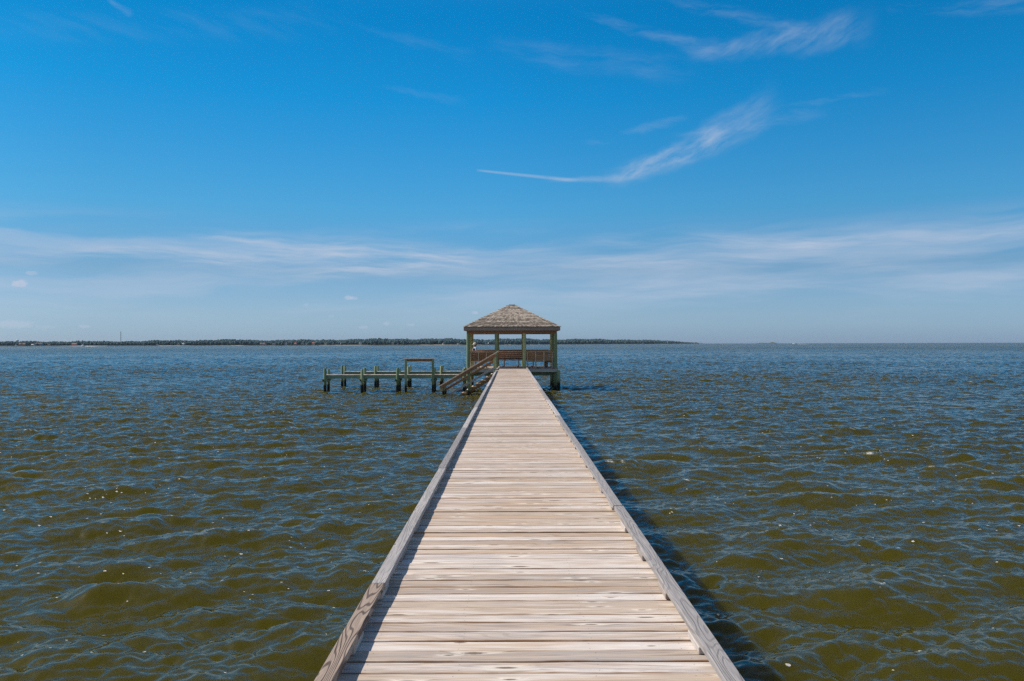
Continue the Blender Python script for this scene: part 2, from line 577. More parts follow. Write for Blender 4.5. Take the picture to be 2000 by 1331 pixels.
def rail_run(xc, y0, y1, joints, mat_first, seed):
    rng = random.Random(seed)
    js = [y0] + [j for j in joints if y0 < j < y1] + [y1]
    for a, b in zip(js[:-1], js[1:]):
        mb = MB()
        n = max(2, int((b - a) / .5))
        # board with slight bow, built as a swept rounded section
        wd, th, r_ = .089, .0385, .004
        prof = [(-wd / 2, -th + r_), (-wd / 2 + r_, -th), (wd / 2 - r_, -th), (wd / 2, -th + r_), (wd / 2, -r_), (wd / 2 - r_, 0), (-wd / 2 + r_, 0), (-wd / 2, -r_)]
        ph, bow = rng.uniform(0, 6), rng.uniform(-.004, .004)
        V, LC, Fs = [], [], []
        dx = rng.uniform(-.005, .005)
        dzr = rng.uniform(-.003, .003)
        yawr = rng.uniform(-.0012, .0012)
        for i in range(n + 1):
            t = i / n
            yv = a + .003 + (b - a - .006) * t
            ox = dx + bow * (1 - (2 * t - 1) ** 2)
            oz = .0012 * math.sin(yv * 2.1 + ph)
            for (px, pz) in prof:
                V.append((xc + px + ox + yawr * (yv - (a + b) / 2), yv, RT + pz + oz + dzr))
                LC.append((yv, px, pz))
        k = len(prof)
        for i in range(n):
            for j in range(k):
                j2 = (j + 1) % k
                Fs.append([i * k + j, (i + 1) * k + j, (i + 1) * k + j2, i * k + j2])
        Fs.append(list(range(k))); Fs.append([n * k + j for j in range(k)][::-1])
        mb.add(V, Fs, LC, (rng.random(), rng.random(), rng.random(), 1))
        # normals out
        o = mb.build('kerb_rail', M['rail_brown'] if (mat_first and a == y0) else M['rail'], pier)
        bm = bmesh.new(); bm.from_mesh(o.data); bmesh.ops.recalc_face_normals(bm, faces=bm.faces); bm.to_mesh(o.data); bm.free()
        if mat_first and a == y0:
            o['label'] = 'brown rail board with bold dark growth rings'
    y = 4.26 - .92 * 6
    while y < y1:
        if y > y0 - .1:
            blocks.append((y, xc, rng.uniform(.26, .31), rng.random()))
        y += .92


rail_run(XL + .0445, -2.0, 48.2, [5.28 + 4.88 * k for k in range(9)], True, 3)
rail_run(XL + .0445, 49.9, YG - .06, [], False, 4)
rail_run(XR - .0445, -2.0, YG - .06, [2.9 + 4.88 * k for k in range(11)], False, 5)
blocks.sort()
rest = MB()
for i, (y, xc, ln, rv) in enumerate(blocks):
    tgt = rest if i >= 98 else MB()
    tgt.box((xc, y + ln / 2, ZD + .0205), (.0885, ln, .0365), ch=.003, rnd=(rv, random.random(), .5, 1))
    if i < 98:
        tgt.build('spacer_block', M['block'], pier)
if rest.v:
    o = rest.build('spacer_block', M['block'], pier)
    o['kind'] = 'stuff'

# ------------------------------------------------------------------ gazebo
GX = .055                                  # centre
PX = (-2.776, -.945, .863, 2.887)
YF, YM, YB = 53.78, 56.4, 59.02
gaz = empty('gazebo', (GX, YM, 0))
tag(gaz, 'open square gazebo with wood shingle hip roof on round green posts over the water', 'gazebo')
FX0, FX1, FY1 = -2.93, 3.04, 59.2
plank_object('floor', plank_strip(YG, FY1, FX0, FX1, ZD, fine=False), M['deck'], gaz)
mb = MB()
mb.box(((FX0 + FX1) / 2, YG - .0, ZD - .04 - .1), (FX1 - FX0, .04, .19))
mb.box(((FX0 + FX1) / 2, FY1, ZD - .04 - .1), (FX1 - FX0, .04, .19))
for xx in (FX0 + .02, FX1 - .02):
    mb.box((xx, (YG + FY1) / 2, ZD - .04 - .1), (.04, FY1 - YG - .05, .19))
mb.build('rim_board', M['walk'], gaz)
mb = MB()
for yy in (YF + .14, YM, YB - .14):
    mb.box(((FX0 + FX1) / 2, yy, ZD - .25 - .115), (FX1 - FX0 + .1, .05, .225))
mb.build('floor_beam', M['greenbeam'], gaz)
mb = MB()
xx = FX0 + .3
while xx < FX1 - .2:
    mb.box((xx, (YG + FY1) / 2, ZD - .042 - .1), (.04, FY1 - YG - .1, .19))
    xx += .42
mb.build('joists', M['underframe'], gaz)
ZB0, ZB1 = 3.665, 3.865                    # beam under the eaves
posts = [(x, YF) for x in PX] + [(x, YB) for x in PX] + [(PX[0], YM), (PX[3], YM)]
for (x, y) in posts:
    mb = MB()
    n = 9
    zs = [-2.2 + (ZB0 + 2.2) * i / n for i in range(n + 1)]
    mb.tube([(x + random.uniform(-.006, .006), y + random.uniform(-.006, .006), z) for z in zs],
            [.125 - .018 * i / n + random.uniform(-.002, .002) for i in range(n + 1)], 20)
    mb.build('post', M['green'], gaz)
mb = MB()
bx0, bx1 = PX[0] - .09, PX[3] + .09
for yy in (YF, YB):
    mb.box(((bx0 + bx1) / 2, yy, (ZB0 + ZB1) / 2), (bx1 - bx0, .17, ZB1 - ZB0))
for xx in (PX[0], PX[3]):
    mb.box((xx, YM, (ZB0 + ZB1) / 2 + .002), (.16, YB - YF - .18, ZB1 - ZB0 - .01))
mb.build('eave_beam', M['brown'], gaz)

# roof
EX0, EX1, EY0, EY1 = GX - 3.12, GX + 3.14, 53.40, 59.40
ZE, ZA = 4.085, 5.62
RDG = .19
roof = MB()
cx = GX + .01


def slope_pts(side):
    if side == 0: return Vector((EX0, EY0, ZE)), Vector((EX1, EY0, ZE)), Vector((cx - RDG, YM, ZA)), Vector((cx + RDG, YM, ZA))
    if side == 1: return Vector((EX1, EY0, ZE)), Vector((EX1, EY1, ZE)), Vector((cx + RDG, YM, ZA)), Vector((cx + RDG, YM, ZA))
    if side == 2: return Vector((EX1, EY1, ZE)), Vector((EX0, EY1, ZE)), Vector((cx + RDG, YM, ZA)), Vector((cx - RDG, YM, ZA))
    return Vector((EX0, EY1, ZE)), Vector((EX0, EY0, ZE)), Vector((cx - RDG, YM, ZA)), Vector((cx - RDG, YM, ZA))


rng = random.Random(11)
NC = 16
for side in range(4):
    a, b, c, d = slope_pts(side)
    n = (b - a).cross(c - a).normalized()
    # sheathing
    roof.add([tuple(a - n * .012), tuple(b - n * .012), tuple(d - n * .012), tuple(c - n * .012)] if (c - d).length > .01 else
             [tuple(a - n * .012), tuple(b - n * .012), tuple(c - n * .012)],
             [[0, 1, 2, 3]] if (c - d).length > .01 else [[0, 1, 2]])
    for k in range(NC):
        ctone = rng.random()
        t0, t1 = k / NC, (k + 1.35) / NC
        t1 = min(t1, 1.0)
        p0, q0 = a.lerp(c, t0), b.lerp(d, t0)
        p1, q1 = a.lerp(c, t1), b.lerp(d, t1)
        L = (q0 - p0).length
        u = 0.0
        while u < L - .02:
            w = rng.uniform(.07, .15)
            u2 = min(u + w, L)
            if L - u2 < .06: u2 = L
            s0, s1 = (u + .003) / L, (u2 - .003) / L
            jit = rng.uniform(-.06, .06) / NC
            dn = rng.uniform(.030, .055)
            B0, B1 = p0.lerp(q0, s0) + (a.lerp(c, t0 + jit) - a.lerp(c, t0)), p0.lerp(q0, s1) + (a.lerp(c, t0 + jit) - a.lerp(c, t0))
            T0, T1 = p1.lerp(q1, s0), p1.lerp(q1, s1)
            V = [B0 + n * .002, B1 + n * .002, T1 + n * .001, T0 + n * .001, B0 + n * dn, B1 + n * dn, T1 + n * .007, T0 + n * .007]
            gl = (c - a).normalized()
            lc = [(p.dot(gl), p.dot((b - a).normalized()), 0) for p in V]
            roof.add([tuple(p) for p in V], [[4, 5, 6, 7], [0, 1, 5, 4], [1, 2, 6, 5], [3, 0, 4, 7], [2, 3, 7, 6]], lc, (.5 * ctone + .5 * rng.random(), rng.random(), rng.random(), 1))
            u = u2
roof.build('roof', M['shingle'], gaz)
hip = MB()
for (e, ap) in ((Vector((EX0, EY0, ZE)), Vector((cx - RDG, YM, ZA))), (Vector((EX1, EY0, ZE)), Vector((cx + RDG, YM, ZA))),
                (Vector((EX1, EY1, ZE)), Vector((cx + RDG, YM, ZA))), (Vector((EX0, EY1, ZE)), Vector((cx - RDG, YM, ZA)))):
    dv = ap - e
    x = dv.normalized()
    nseg = 26
    for k in range(nseg):
        pa = e.lerp(ap, k / nseg) + Vector((0, 0, .034 + rng.uniform(-.004, .01)))
        pb = e.lerp(ap, min(1, (k + 1.3) / nseg)) + Vector((0, 0, .018))
        sidev = Vector((0, 0, 1)).cross(x).normalized()
        rn = (rng.random(), rng.random(), rng.random(), 1)
        for sg in (-1, 1):
            o1, o2 = sidev * sg * .085 - Vector((0, 0, .028)), Vector((0, 0, .0))
            V = [pa + o2, pa + o1, pb + o1, pb + o2, pa + o2 - Vector((0, 0, .02)), pa + o1 - Vector((0, 0, .02))]
            Fs = [[0, 1, 2, 3], [4, 5, 1, 0]] if sg < 0 else [[3, 2, 1, 0], [0, 1, 5, 4]]
            hip.add([tuple(p) for p in V], Fs, None, rn)
for k in range(4):
    hip.box((cx - RDG + .05 + k * .1, YM, ZA + .03), (.125, .17, .022), Matrix.Rotation(R(3), 3, 'Y'))
hip.build('ridge_cap', M['hipcap'], gaz)
mb = MB()
zf = ZE - .02 - .11
mb.box(((EX0 + EX1) / 2, EY0 + .035, zf), (EX1 - EX0 - .04, .04, .215))
mb.box(((EX0 + EX1) / 2, EY1 - .035, zf), (EX1 - EX0 - .04, .04, .215))
for xx in (EX0 + .035, EX1 - .035):
    mb.box((xx, YM, zf), (.04, EY1 - EY0 - .112, .215))
mb.build('fascia', M['fascia'], gaz)
mb = MB()
mb.box(((EX0 + EX1) / 2, YM, ZB1 + .02), (EX1 - EX0 - .14, EY1 - EY0 - .14, .02))
mb.build('ceiling', M['brown'], gaz)


# benches: slatted back on battens, plank seat, legs with feet
def bench(loc, rz, length, label, nleg, tilt=8.0, back_tone='brown'):
    """built along local x; sitters face local +y, backrest plane at local y = 0; batten to the floor on the outside"""
    root = empty('bench', loc, rz)
    tag(root, label, 'bench', 'benches round the gazebo')
    M_ = Matrix.Translation(Vector(loc)) @ Matrix.Rotation(rz, 4, 'Z')

    def mk(mbx, name, mat, par=root):
        me_ = mbx.build(name, mat, None)
        me_.parent = par
        return me_
    tl = math.tan(R(tilt))
    b = MB()
    z = .47
    k = 0
    while z < 1.05:
        zc = z + .0675
        b.box((0, -tl * (zc - .45), zc), (length, .032, .128), Matrix.Rotation(R(tilt), 3, 'X'))
        z += .141
        k += 1
    mk(b, 'backrest', M[back_tone])
    b = MB()
    b.box((0, -tl * .62 - .01, 1.065), (length + .06, .12, .045))
    mk(b, 'top_cap', M['brownlight'])
    b = MB()
    for k in range(3):
        b.box((0, .10 + k * .145, .435), (length, .138, .036))
    mk(b, 'seat', M['brown'])
    for i in range(nleg):
        xx = -length / 2 + .05 + (length - .1) * i / (nleg - 1)
        b = MB()
        b.bar((xx, -tl * .62 - .03, 1.045), (xx, .0 - .035, .42), .055, .035, up=(0, 1, 0))
        b.bar((xx, -.035, .42), (xx, -.035, .0), .055, .035, up=(0, 1, 0))
        mk(b, 'batten', M['brownlight'])
        b = MB()
        b.box((xx + .03, .34, .21), (.045, .075, .416))
        b.box((xx + .09, .34, .02), (.16, .08, .036))
        b.box((xx + .03, .17, .385), (.04, .40, .06))
        mk(b, 'leg', M['fascia'])
    return root


bench((1.875, YF + .30, ZD), 0, 1.72, 'brown slatted bench at the right front of the gazebo, back turned to the boardwalk', 4)
bench((-1.86, YF + .30, ZD), 0, 1.62, 'brown slatted bench behind the stair handrail, its back turned to the boardwalk', 4)
bench((GX, YB - .25, ZD), math.pi, 5.2, 'long dark slatted bench across the rear side of the gazebo', 6)
bench((PX[3] - .18, YM + .15, ZD), R(90), 3.7, 'slatted bench running back along the right side of the gazebo, leaning outward', 5, tilt=12)

# freestanding short pile beside the right front corner
mp = MB()
mp.tube([(3.06, 53.35, -2), (3.065, 53.35, .6), (3.06, 53.35, 1.27), (3.06, 53.35, 1.30)], [.115, .108, .104, .085], 18)
o = mp.build('mooring_pile', M['greendock'], None, (3.06, 53.35, 0))
tag(o, 'short round green pile standing alone in the water at the right front gazebo corner', 'pile')

# ------------------------------------------------------------------ stairs
SY0, SY1 = 48.40, 49.72
stairs = empty('staircase', (-2.4, 49.0, 0))
tag(stairs, 'wooden staircase with sloping handrails going down from the boardwalk into the water', 'staircase')
RISE, RUN = .183, .283
nst = 11
for yy in (SY0 + .10, SY1 - .10):
    s = MB()
    # sawtooth stringer
    V, n = [], nst
    top = []
    x, z = XL - .0, ZD - .02
    pts = [(x, z)]
    for k in range(nst):
        pts.append((x, z - RISE)); z -= RISE
        pts.append((x - RUN, z)); x -= RUN
    low = [(x, z - .12), (XL, ZD - .02 - RISE - .20)]
    poly = pts + low
    for dy in (-.02, .02):
        V += [(p[0], yy + dy, p[1]) for p in poly]
    m_ = len(poly)
    Fs = [[i, (i + 1) % m_, m_ + (i + 1) % m_, m_ + i] for i in range(m_)]
    # split caps in convex pieces: teeth and the body strip
    for off, rev in ((0, True), (m_, False)):
        for k in range(nst):
            i0, i1, i2 = 2 * k, 2 * k + 1, 2 * k + 2
            tri = [off + i0, off + i1, off + i2]
            Fs.append(tri)
        V2 = None
    s.add(V, Fs, [(p[0], p[2], p[1]) for p in V])
    x0, z0 = XL, ZD - .02
    xe, ze = x, z
    # body plank below the teeth
    s.bar((x0 - .01, yy, z0 - RISE * .55 - .13), (xe, yy, ze - .16 + RISE * .45), .038, .21)
    s.build('stringer', M['orange'] if yy < 49 else M['greyboard'], stairs)
x, z = XL, ZD - .02
for k in range(nst):
    z -= RISE
    t = MB()
    for q in range(2):
        t.box((x - RUN + .07 + q * .143 - .01, (SY0 + SY1) / 2, z + .02), (.136, SY1 - SY0 - .08, .036))
    t.build('tread', M['tread'], stairs)
    x -= RUN
H0, H1 = (-.74, 2.575), (-4.19, .545)
sl = (H1[1] - H0[1]) / (H1[0] - H0[0])


def hz(x): return H0[1] + sl * (x - H0[0])


for yy, near in ((SY0, True), (SY1, False)):
    sgn = -1 if near else 1
    for xx, zb in ((-.96, .9 if near else .9), (-2.45, -2.0), (-3.94, -2.0)):
        pmb = MB()
        if near or xx < -2:
            topz = hz(xx) - .04
            pmb.box((xx, yy, (topz + zb) / 2), (.14, .14, topz - zb), ch=.008)
        else:
            topz = hz(xx) - .04
            pmb.box((xx, yy, (topz + zb) / 2), (.14, .14, topz - zb), ch=.008)
        pmb.build('newel_post', M['green'], stairs)
    h = MB()
    h.bar((H0[0], yy, H0[1] - .018), (H1[0], yy, H1[1] - .018), .16, .05)
    h.build('handrail', M['brownlight'], stairs)
    h = MB()
    yo = yy - .09 if near else yy + .09
    h.bar((-.90, yo, hz(-.90) - .15), (-4.06, yo, hz(-4.06) - .15), .036, .184)
    h.build('side_board', M['brown'], stairs)
    h = MB()
    yo = yy + .09 if near else yy - .09
    h.bar((-.90, yo, hz(-.90) - .44), (-4.06, yo, hz(-4.06) - .44), .036, .14)
    h.build('side_board', M['brown'] if near else M['greyboard'], stairs)
    h = MB()
    yo = yy - .09 if near else yy + .09
    h.bar((-.97, yo, hz(-.97) - .86), (-4.3, yo, hz(-4.3) - .86), .036, .10)
    h.build('lower_rail', M['greyboard'], stairs)


# ------------------------------------------------------------------ narrow docks
def dock(y0, label, xs, frame=False):
    root = empty('narrow_dock', (-7.0, y0 + .5, 0))
    tag(root, label, 'dock', 'narrow boat docks beside the gazebo')
    w = 1.0
    zt = 1.085
    x0, x1 = -11.62, -3.0
    d = MB()
    xx = x0 + .07
    while xx < x1:
        d.box((xx, y0 + w / 2, zt - .02), (.136, w - .20, .038), ch=.004)
        xx += .142
    d.build('planks', M['walk'], root)
    s = MB()
    for yy in (y0 + .12, y0 + w - .12):
        s.box(((x0 + x1) / 2, yy, zt - .042 - .10), (x1 - x0, .04, .19))
    s.build('stringer', M['greenbeam'], root)
    for i, px in enumerate(xs):
        for yy in (y0, y0 + w):
            p = MB()
            top = 1.47 + random.uniform(-.05, .05)
            lx, ly = random.uniform(-.03, .03), random.uniform(-.02, .02)
            p.tube([(px - lx, yy - ly, -2), (px, yy, .5), (px + lx * .5, yy, top - .02), (px + lx * .5, yy, top)], [.10, .092, .085, .07], 14, wob=.02)
            p.build('pile', M['greendock'], root)
        c = MB()
        for dx in (-.12, .12):
            c.box((px + dx, y0 + w / 2, zt - .245 - .08), (.045, w + .34, .16))
        c.build('crossbeam', M['greenbeam'], root)
    if frame:
        fy = y0 - .14
        for px in (-6.52, -4.84):
            p = MB()
            p.box((px, fy, .03), (.14, .14, 4.06), ch=.006)
            p.build('frame_post', M['greendock'], root)
        p = MB()
        p.box((-5.68, fy, 2.08), (1.95, .15, .036))
        p.build('frame_cap', M['brownlight'], root)
        p = MB()
        p.box((-5.68, fy + .03, 1.985), (1.53, .04, .14))
        p.build('frame_board', M['brown'], root)
    return root


dock(51.55, 'nearer narrow dock on paired green piles with a tall ladder frame', (-11.57, -9.26, -7.06, -4.84, -2.92), True)
dock(57.65, 'farther narrow dock on paired green piles, no frame, behind the nearer dock', (-11.74, -9.42, -7.12, -4.86))

# ------------------------------------------------------------------ person
M['skin'] = simple('skin', (.50, .28, .20), .55, .06, 8)
M['navy'] = simple('navy_cloth', (.012, .016, .045), .85, .2, 20)
M['lightblue'] = simple('light_blue_cloth', (.38, .56, .78), .85, .1, 14)
M['capwhite'] = simple('white_cap', (.75, .72, .68), .8, .05, 14)
M['hairred'] = simple('reddish_brown_hair', (.16, .06, .05), .7, .25, 60)
M['grey'] = simple('grey_cloth', (.16, .16, .17), .85, .15, 14)
M['black'] = simple('black_plastic', (.015, .015, .016), .4, .1, 14)
M['pinkstrap'] = simple('pale_strap', (.62, .55, .60), .8, .1, 14)

person = empty('person', (-2.40, 55.6, ZD), R(-75))     # local -y is where the figure faces; turned to look left


def skin_obj(name, chains, mat, parent, sub=2):
    """chains: list of (points, radii); the first point of later chains may join an existing point"""
    verts, rad, edges, index = [], [], [], {}
    for pts, rr in chains:
        prev = None
        for p, r in zip(pts, rr):
            key = (round(p[0], 4), round(p[1], 4), round(p[2], 4))
            if key not in index:
                index[key] = len(verts); verts.append(p); rad.append(r)
            i = index[key]
            if prev is not None: edges.append((prev, i))
            prev = i
    me = bpy.data.meshes.new(name)
    me.from_pydata(verts, edges, [])
    me.materials.append(mat)
    o = bpy.data.objects.new(name, me)
    COL.objects.link(o)
    o.parent = parent
    md = o.modifiers.new('skin', 'SKIN')
    md.use_smooth_shade = True
    for sv, r in zip(me.skin_vertices[0].data, rad):
        sv.radius = (r if isinstance(r, tuple) else (r, r))
    me.skin_vertices[0].data[0].use_root = True
    s = o.modifiers.new('sub', 'SUBSURF')
    s.levels = sub; s.render_levels = sub
    return o


def hand_chains(w, d, side):
    """five fingers growing from the wrist point w, pointing down along d"""
    out = []
    w = Vector(w)
    palm = w + Vector((0, 0, -.075))
    for i, (dx, ln) in enumerate(((-.03, .066), (-.01, .078), (.01, .074), (.03, .058))):
        a = palm + Vector((.0, dx, .0))
        b = a + Vector((side * -.006, dx * .15, -ln * .5))
        c = b + Vector((side * -.02, 0, -ln * .45))
        out.append(([tuple(palm), tuple(a), tuple(b), tuple(c)], [.02, .011, .009, .0075]))
    a = w + Vector((0, -.03, -.03))
    out.append(([tuple(w), tuple(a), tuple(a + Vector((side * -.01, -.018, -.03))), tuple(a + Vector((side * -.016, -.02, -.056)))], [.024, .012, .010, .008]))
    return [([tuple(w), tuple(palm)], [.024, (.02, .034)])] + out


arms = []
for sd in (-1, 1):
    sh, el, wr = (sd * .185, 0, 1.33), (sd * .245, .03, 1.06), (sd * .23, -.09, .84)
    arms.append(([(0, 0, 1.30), (sd * .10, 0, 1.345), sh, (sd * .225, .015, 1.2), el, (sd * .245, -.03, .96), wr], [.11, .075, .056, .046, .040, .036, .026]))
    arms += hand_chains(wr, None, sd)
legs = []
for sd in (-1, 1):
    legs.append(([(0, 0, .84), (sd * .085, 0, .78), (sd * .095, -.01, .45), (sd * .095, .01, .10), (sd * .098, .02, .045), (sd * .105, -.09, .03), (sd * .108, -.16, .025)],
                 [.14, .092, .06, .042, .036, .032, .026]))
body = skin_obj('body', [([(0, 0, .84), (0, 0, 1.0), (0, -.01, 1.15), (0, 0, 1.30), (0, .005, 1.41), (0, -.015, 1.47), (0, -.02, 1.54), (0, -.018, 1.60)],
                          [.14, .125, .13, .11, .052, .055, .078, .066])] + arms + legs, M['skin'], person)
body.data.name = 'person_body'
# face details on the head
fc = MB()
fc.tube([(0, -.085, 1.535), (0, -.112, 1.512), (0, -.098, 1.503)], [.007, .014, .009], 8)
for sd in (-1, 1):
    fc.tube([(sd * .078, -.005, 1.545), (sd * .088, .0, 1.525), (sd * .08, -.003, 1.503)], [.010, .017, .009], 8)
fb = fc.build('nose_and_ears', M['skin'], None); fb.parent = person
fc = MB()
for sd in (-1, 1):
    fc.box((sd * .034, -.094, 1.545), (.052, .016, .034), ch=.006)
fc.box((0, -.098, 1.55), (.02, .008, .008), ch=.002)
fc.box((-.08, -.045, 1.55), (.006, .1, .01), ch=.002); fc.box((.08, -.045, 1.55), (.006, .1, .01), ch=.002)
g = fc.build('sunglasses', M['black'], None); g.parent = person
fc = MB()
fc.box((0, -.091, 1.478), (.045, .01, .009), ch=.003)
g = fc.build('mouth', simple('lips', (.42, .16, .14), .5, .05, 8), None); g.parent = person


def lathe(name, prof, n, mat, parent, loc, sq=(1, 1), rot=None):
    V, Fs = [], []
    for (r, z) in prof:
        for k in range(n):
            a = 2 * math.pi * k / n
            V.append((r * math.cos(a) * sq[0], r * math.sin(a) * sq[1], z))
    for i in range(len(prof) - 1):
        for k in range(n):
            k2 = (k + 1) % n
            Fs.append([i * n + k, i * n + k2, (i + 1) * n + k2, (i + 1) * n + k])
    m_ = MB()
    if rot is not None: V = [tuple(rot @ Vector(v)) for v in V]
    V = [(v[0] + loc[0], v[1] + loc[1], v[2] + loc[2]) for v in V]
    m_.add(V, Fs, smooth=True)
    o_ = m_.build(name, mat, None)
    o_.parent = parent
    return o_


lathe('hair', [(.03, -.085), (.078, -.06), (.098, -.02), (.102, .03), (.09, .06)], 16, M['hairred'], person, (0, .018, 1.53), (.9, 1.0))
cap = lathe('cap', [(.105, -.02), (.108, .02), (.1, .055), (.075, .085), (.04, .1), (.001, .104)], 20, M['capwhite'], person, (0, -.012, 1.585), (.95, 1.12))
br = MB()
V, Fs = [], []
for i in range(9):
    a = math.pi + math.pi * i / 8
    for (r, z) in ((.1, .0), (.185, -.022)):
        for dz in (0, .008):
            V.append((math.cos(a) * r * (.95 if r < .15 else .62), math.sin(a) * r * 1.1 - .01, 1.575 + z + dz))
for i in range(8):
    b_ = i * 4
    for q in ((0, 1, 5, 4), (2, 6, 7, 3), (0, 4, 6, 2), (1, 3, 7, 5)):
        Fs.append([b_ + j for j in q])
br.add(V, Fs, smooth=False)
brim = br.build('brim', M['capwhite'], None); brim.parent = cap
shirt = skin_obj('shirt', [([(0, 0, .86), (0, 0, 1.0), (0, -.01, 1.15), (0, 0, 1.30), (0, .005, 1.385)], [.16, .15, .155, .14, .07])] +
                 [([(0, 0, 1.30), (sd * .10, 0, 1.345), (sd * .185, 0, 1.33), (sd * .225, .015, 1.2), (sd * .243, .028, 1.08)], [.14, .085, .072, .064, .062]) for sd in (-1, 1)],
                 M['lightblue'], person)
skin_obj('vest', [([(0, -.035, .90), (0, -.035, 1.02), (0, -.045, 1.16), (0, -.03, 1.28), (0, -.02, 1.34)], [(.155, .15), (.15, .15), (.155, .155), (.145, .14), (.09, .09)])], M['navy'], person)
skin_obj('trousers', [([(0, 0, .90), (0, 0, .80)], [.155, .15])] + [([(0, 0, .80), (sd * .09, 0, .74), (sd * .096, -.01, .45), (sd * .096, .008, .12)], [.15, .11, .08, .065]) for sd in (-1, 1)], M['grey'], person)
stp = MB()
stp.bar((.13, -.15, 1.36), (-.10, -.215, 1.05), .035, .012, up=(0, -1, 0))
s_ = stp.build('strap', M['pinkstrap'], None); s_.parent = person
tag(person, 'person in white cap, light blue shirt and navy vest standing in the gazebo, facing left', 'person')

# ------------------------------------------------------------------ far shore
# photo column -> distance of the waterline, height of the woods
SH = [(-420, 1650, 8.0), (0, 1700, 7.6), (150, 1700, 8.4), (330, 1740, 9.6), (560, 1800, 11.0), (900, 2050, 13.2), (1010, 2450, 15.5),
      (1090, 2900, 15.5), (1250, 3700, 17.5), (1310, 4200, 13.5), (1350, 4650, 8.0), (1376, 5000, 1.5)]


def shore(px):
    for (a, b) in zip(SH[:-1], SH[1:]):
        if a[0] <= px <= b[0]:
            t = (px - a[0]) / (b[0] - a[0])
            return a[1] + (b[1] - a[1]) * t, a[2] + (b[2] - a[2]) * t
    return SH[-1][1:]


def shore_mat():
    m, nt, bs = new_mat('shore_ground')
    pos = nt.node('ShaderNodeNewGeometry').outputs['Position']
    pz = nt.sep(pos)[2]
    nz = nt.noise(pos, .012, 3.0)
    sandy = nt.math('MULTIPLY', nt.smooth(nz, .48, .62), nt.smooth(pz, .7, 1.3, 1.0, 0.0))
    col = nt.mix(sandy, (.035, .055, .035), (.34, .31, .26))
    nt.put(bs.inputs['Base Color'], col)
    bs.inputs['Roughness'].default_value = .9
    return m


V, Fs = [], []
pxs = list(range(-420, 1377, 12))
rng = random.Random(5)
for i, px in enumerate(pxs):
    d, h = shore(px)
    d += rng.uniform(-8, 8)
    for (dd, z) in ((-3, -.6), (0, .15), (9, .9), (25, 1.5), (140, 2.2), (600, 2.4)):
        V.append((azdist(px, d + dd), d + dd, z if px < 1365 else z * .5))
for i in range(len(pxs) - 1):
    for k in range(5):
        Fs.append([i * 6 + k, (i + 1) * 6 + k, (i + 1) * 6 + k + 1, i * 6 + k + 1])
mb = MB(); mb.add(V, Fs, smooth=True)
o = mb.build('shore', shore_mat()); tag(o, kind='structure')


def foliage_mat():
    m, nt, bs = new_mat('haze_tinted_foliage')
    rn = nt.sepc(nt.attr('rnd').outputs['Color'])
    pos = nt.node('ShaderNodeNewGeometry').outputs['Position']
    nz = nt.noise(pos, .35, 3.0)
    col = nt.mix(rn[0], (.030, .085, .100), (.042, .108, .115))  # leaf colour pushed towards blue, painting the haze of distance into it
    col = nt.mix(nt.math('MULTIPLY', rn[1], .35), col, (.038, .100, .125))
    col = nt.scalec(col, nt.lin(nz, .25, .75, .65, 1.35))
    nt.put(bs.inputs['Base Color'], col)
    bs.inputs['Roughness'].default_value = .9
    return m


# unit crown: lumpy icosphere
bm = bmesh.new()
bmesh.ops.create_icosphere(bm, subdivisions=2, radius=1.0)
CV = [tuple(v.co) for v in bm.verts]
CF = [[v.index for v in f.verts] for f in bm.faces]
bm.free()
wood_ = MB()
rng = random.Random(9)
px = -420.0
while px < 1372:
    d, h = shore(px)
    lumpy = 1.0 + .07 * math.sin(px * .045) + .06 * math.sin(px * .017 + 1) + .05 * math.sin(px * .13)
    for row in range(5):
        dd = d + 24 + row * 30 + rng.uniform(-12, 12)
        hh = h * (dd / d) * lumpy * rng.uniform(.92, 1.05) * (.70, .84, .96, 1.04, 1.08)[row]
        if row == 0 and rng.random() < .35: continue
        r = max(1.2, h * rng.uniform(.22, .33)) * (1.0 + .12 * row)
        X = azdist(px + rng.uniform(-3, 3), dd)
        s3 = [rng.uniform(0, 6.28) for _ in range(3)]
        V = []
        for (a, b, c) in CV:
            lump = 1 + .20 * math.sin(3.1 * a + s3[0]) * math.cos(2.7 * b + s3[1]) + .12 * math.sin(6 * c + s3[2] + 4 * a) + rng.uniform(-.07, .07)
            V.append((X + a * r * lump, dd + b * r * lump, max(.6, hh * .50 + c * hh * .50 * lump) + 1.0))
        wood_.add(V, CF, None, (rng.random(), rng.random(), rng.random(), 1))
    px += 2.1 if px < 1000 else 1.7
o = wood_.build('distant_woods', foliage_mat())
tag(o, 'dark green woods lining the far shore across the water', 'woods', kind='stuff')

# far island on the right of the headland
V, Fs = [], []
for i in range(25):
    t = i / 24
    px = 1474 + 50 * t
    hgt = 11.0 * (math.sin(math.pi * min(1, t * 1.7)) * .55 if t < .58 else 0) + 13 * math.exp(-((t - .7) / .13) ** 2) + .4
    for (dd, z) in ((0, -.5), (60, hgt), (220, hgt * .9), (300, -.5)):
        V.append((azdist(px, 7600 + dd), 7600 + dd, z * .85))
for i in range(24):
    for k in range(3):
        Fs.append([i * 4 + k, (i + 1) * 4 + k, (i + 1) * 4 + k + 1, i * 4 + k + 1])
mb = MB(); mb.add(V, Fs, smooth=True)
o = mb.build('island', M['greenbeam'] if False else simple('far_island_trees', (.04, .065, .03), .9, .3, .02)); tag(o, kind='structure')

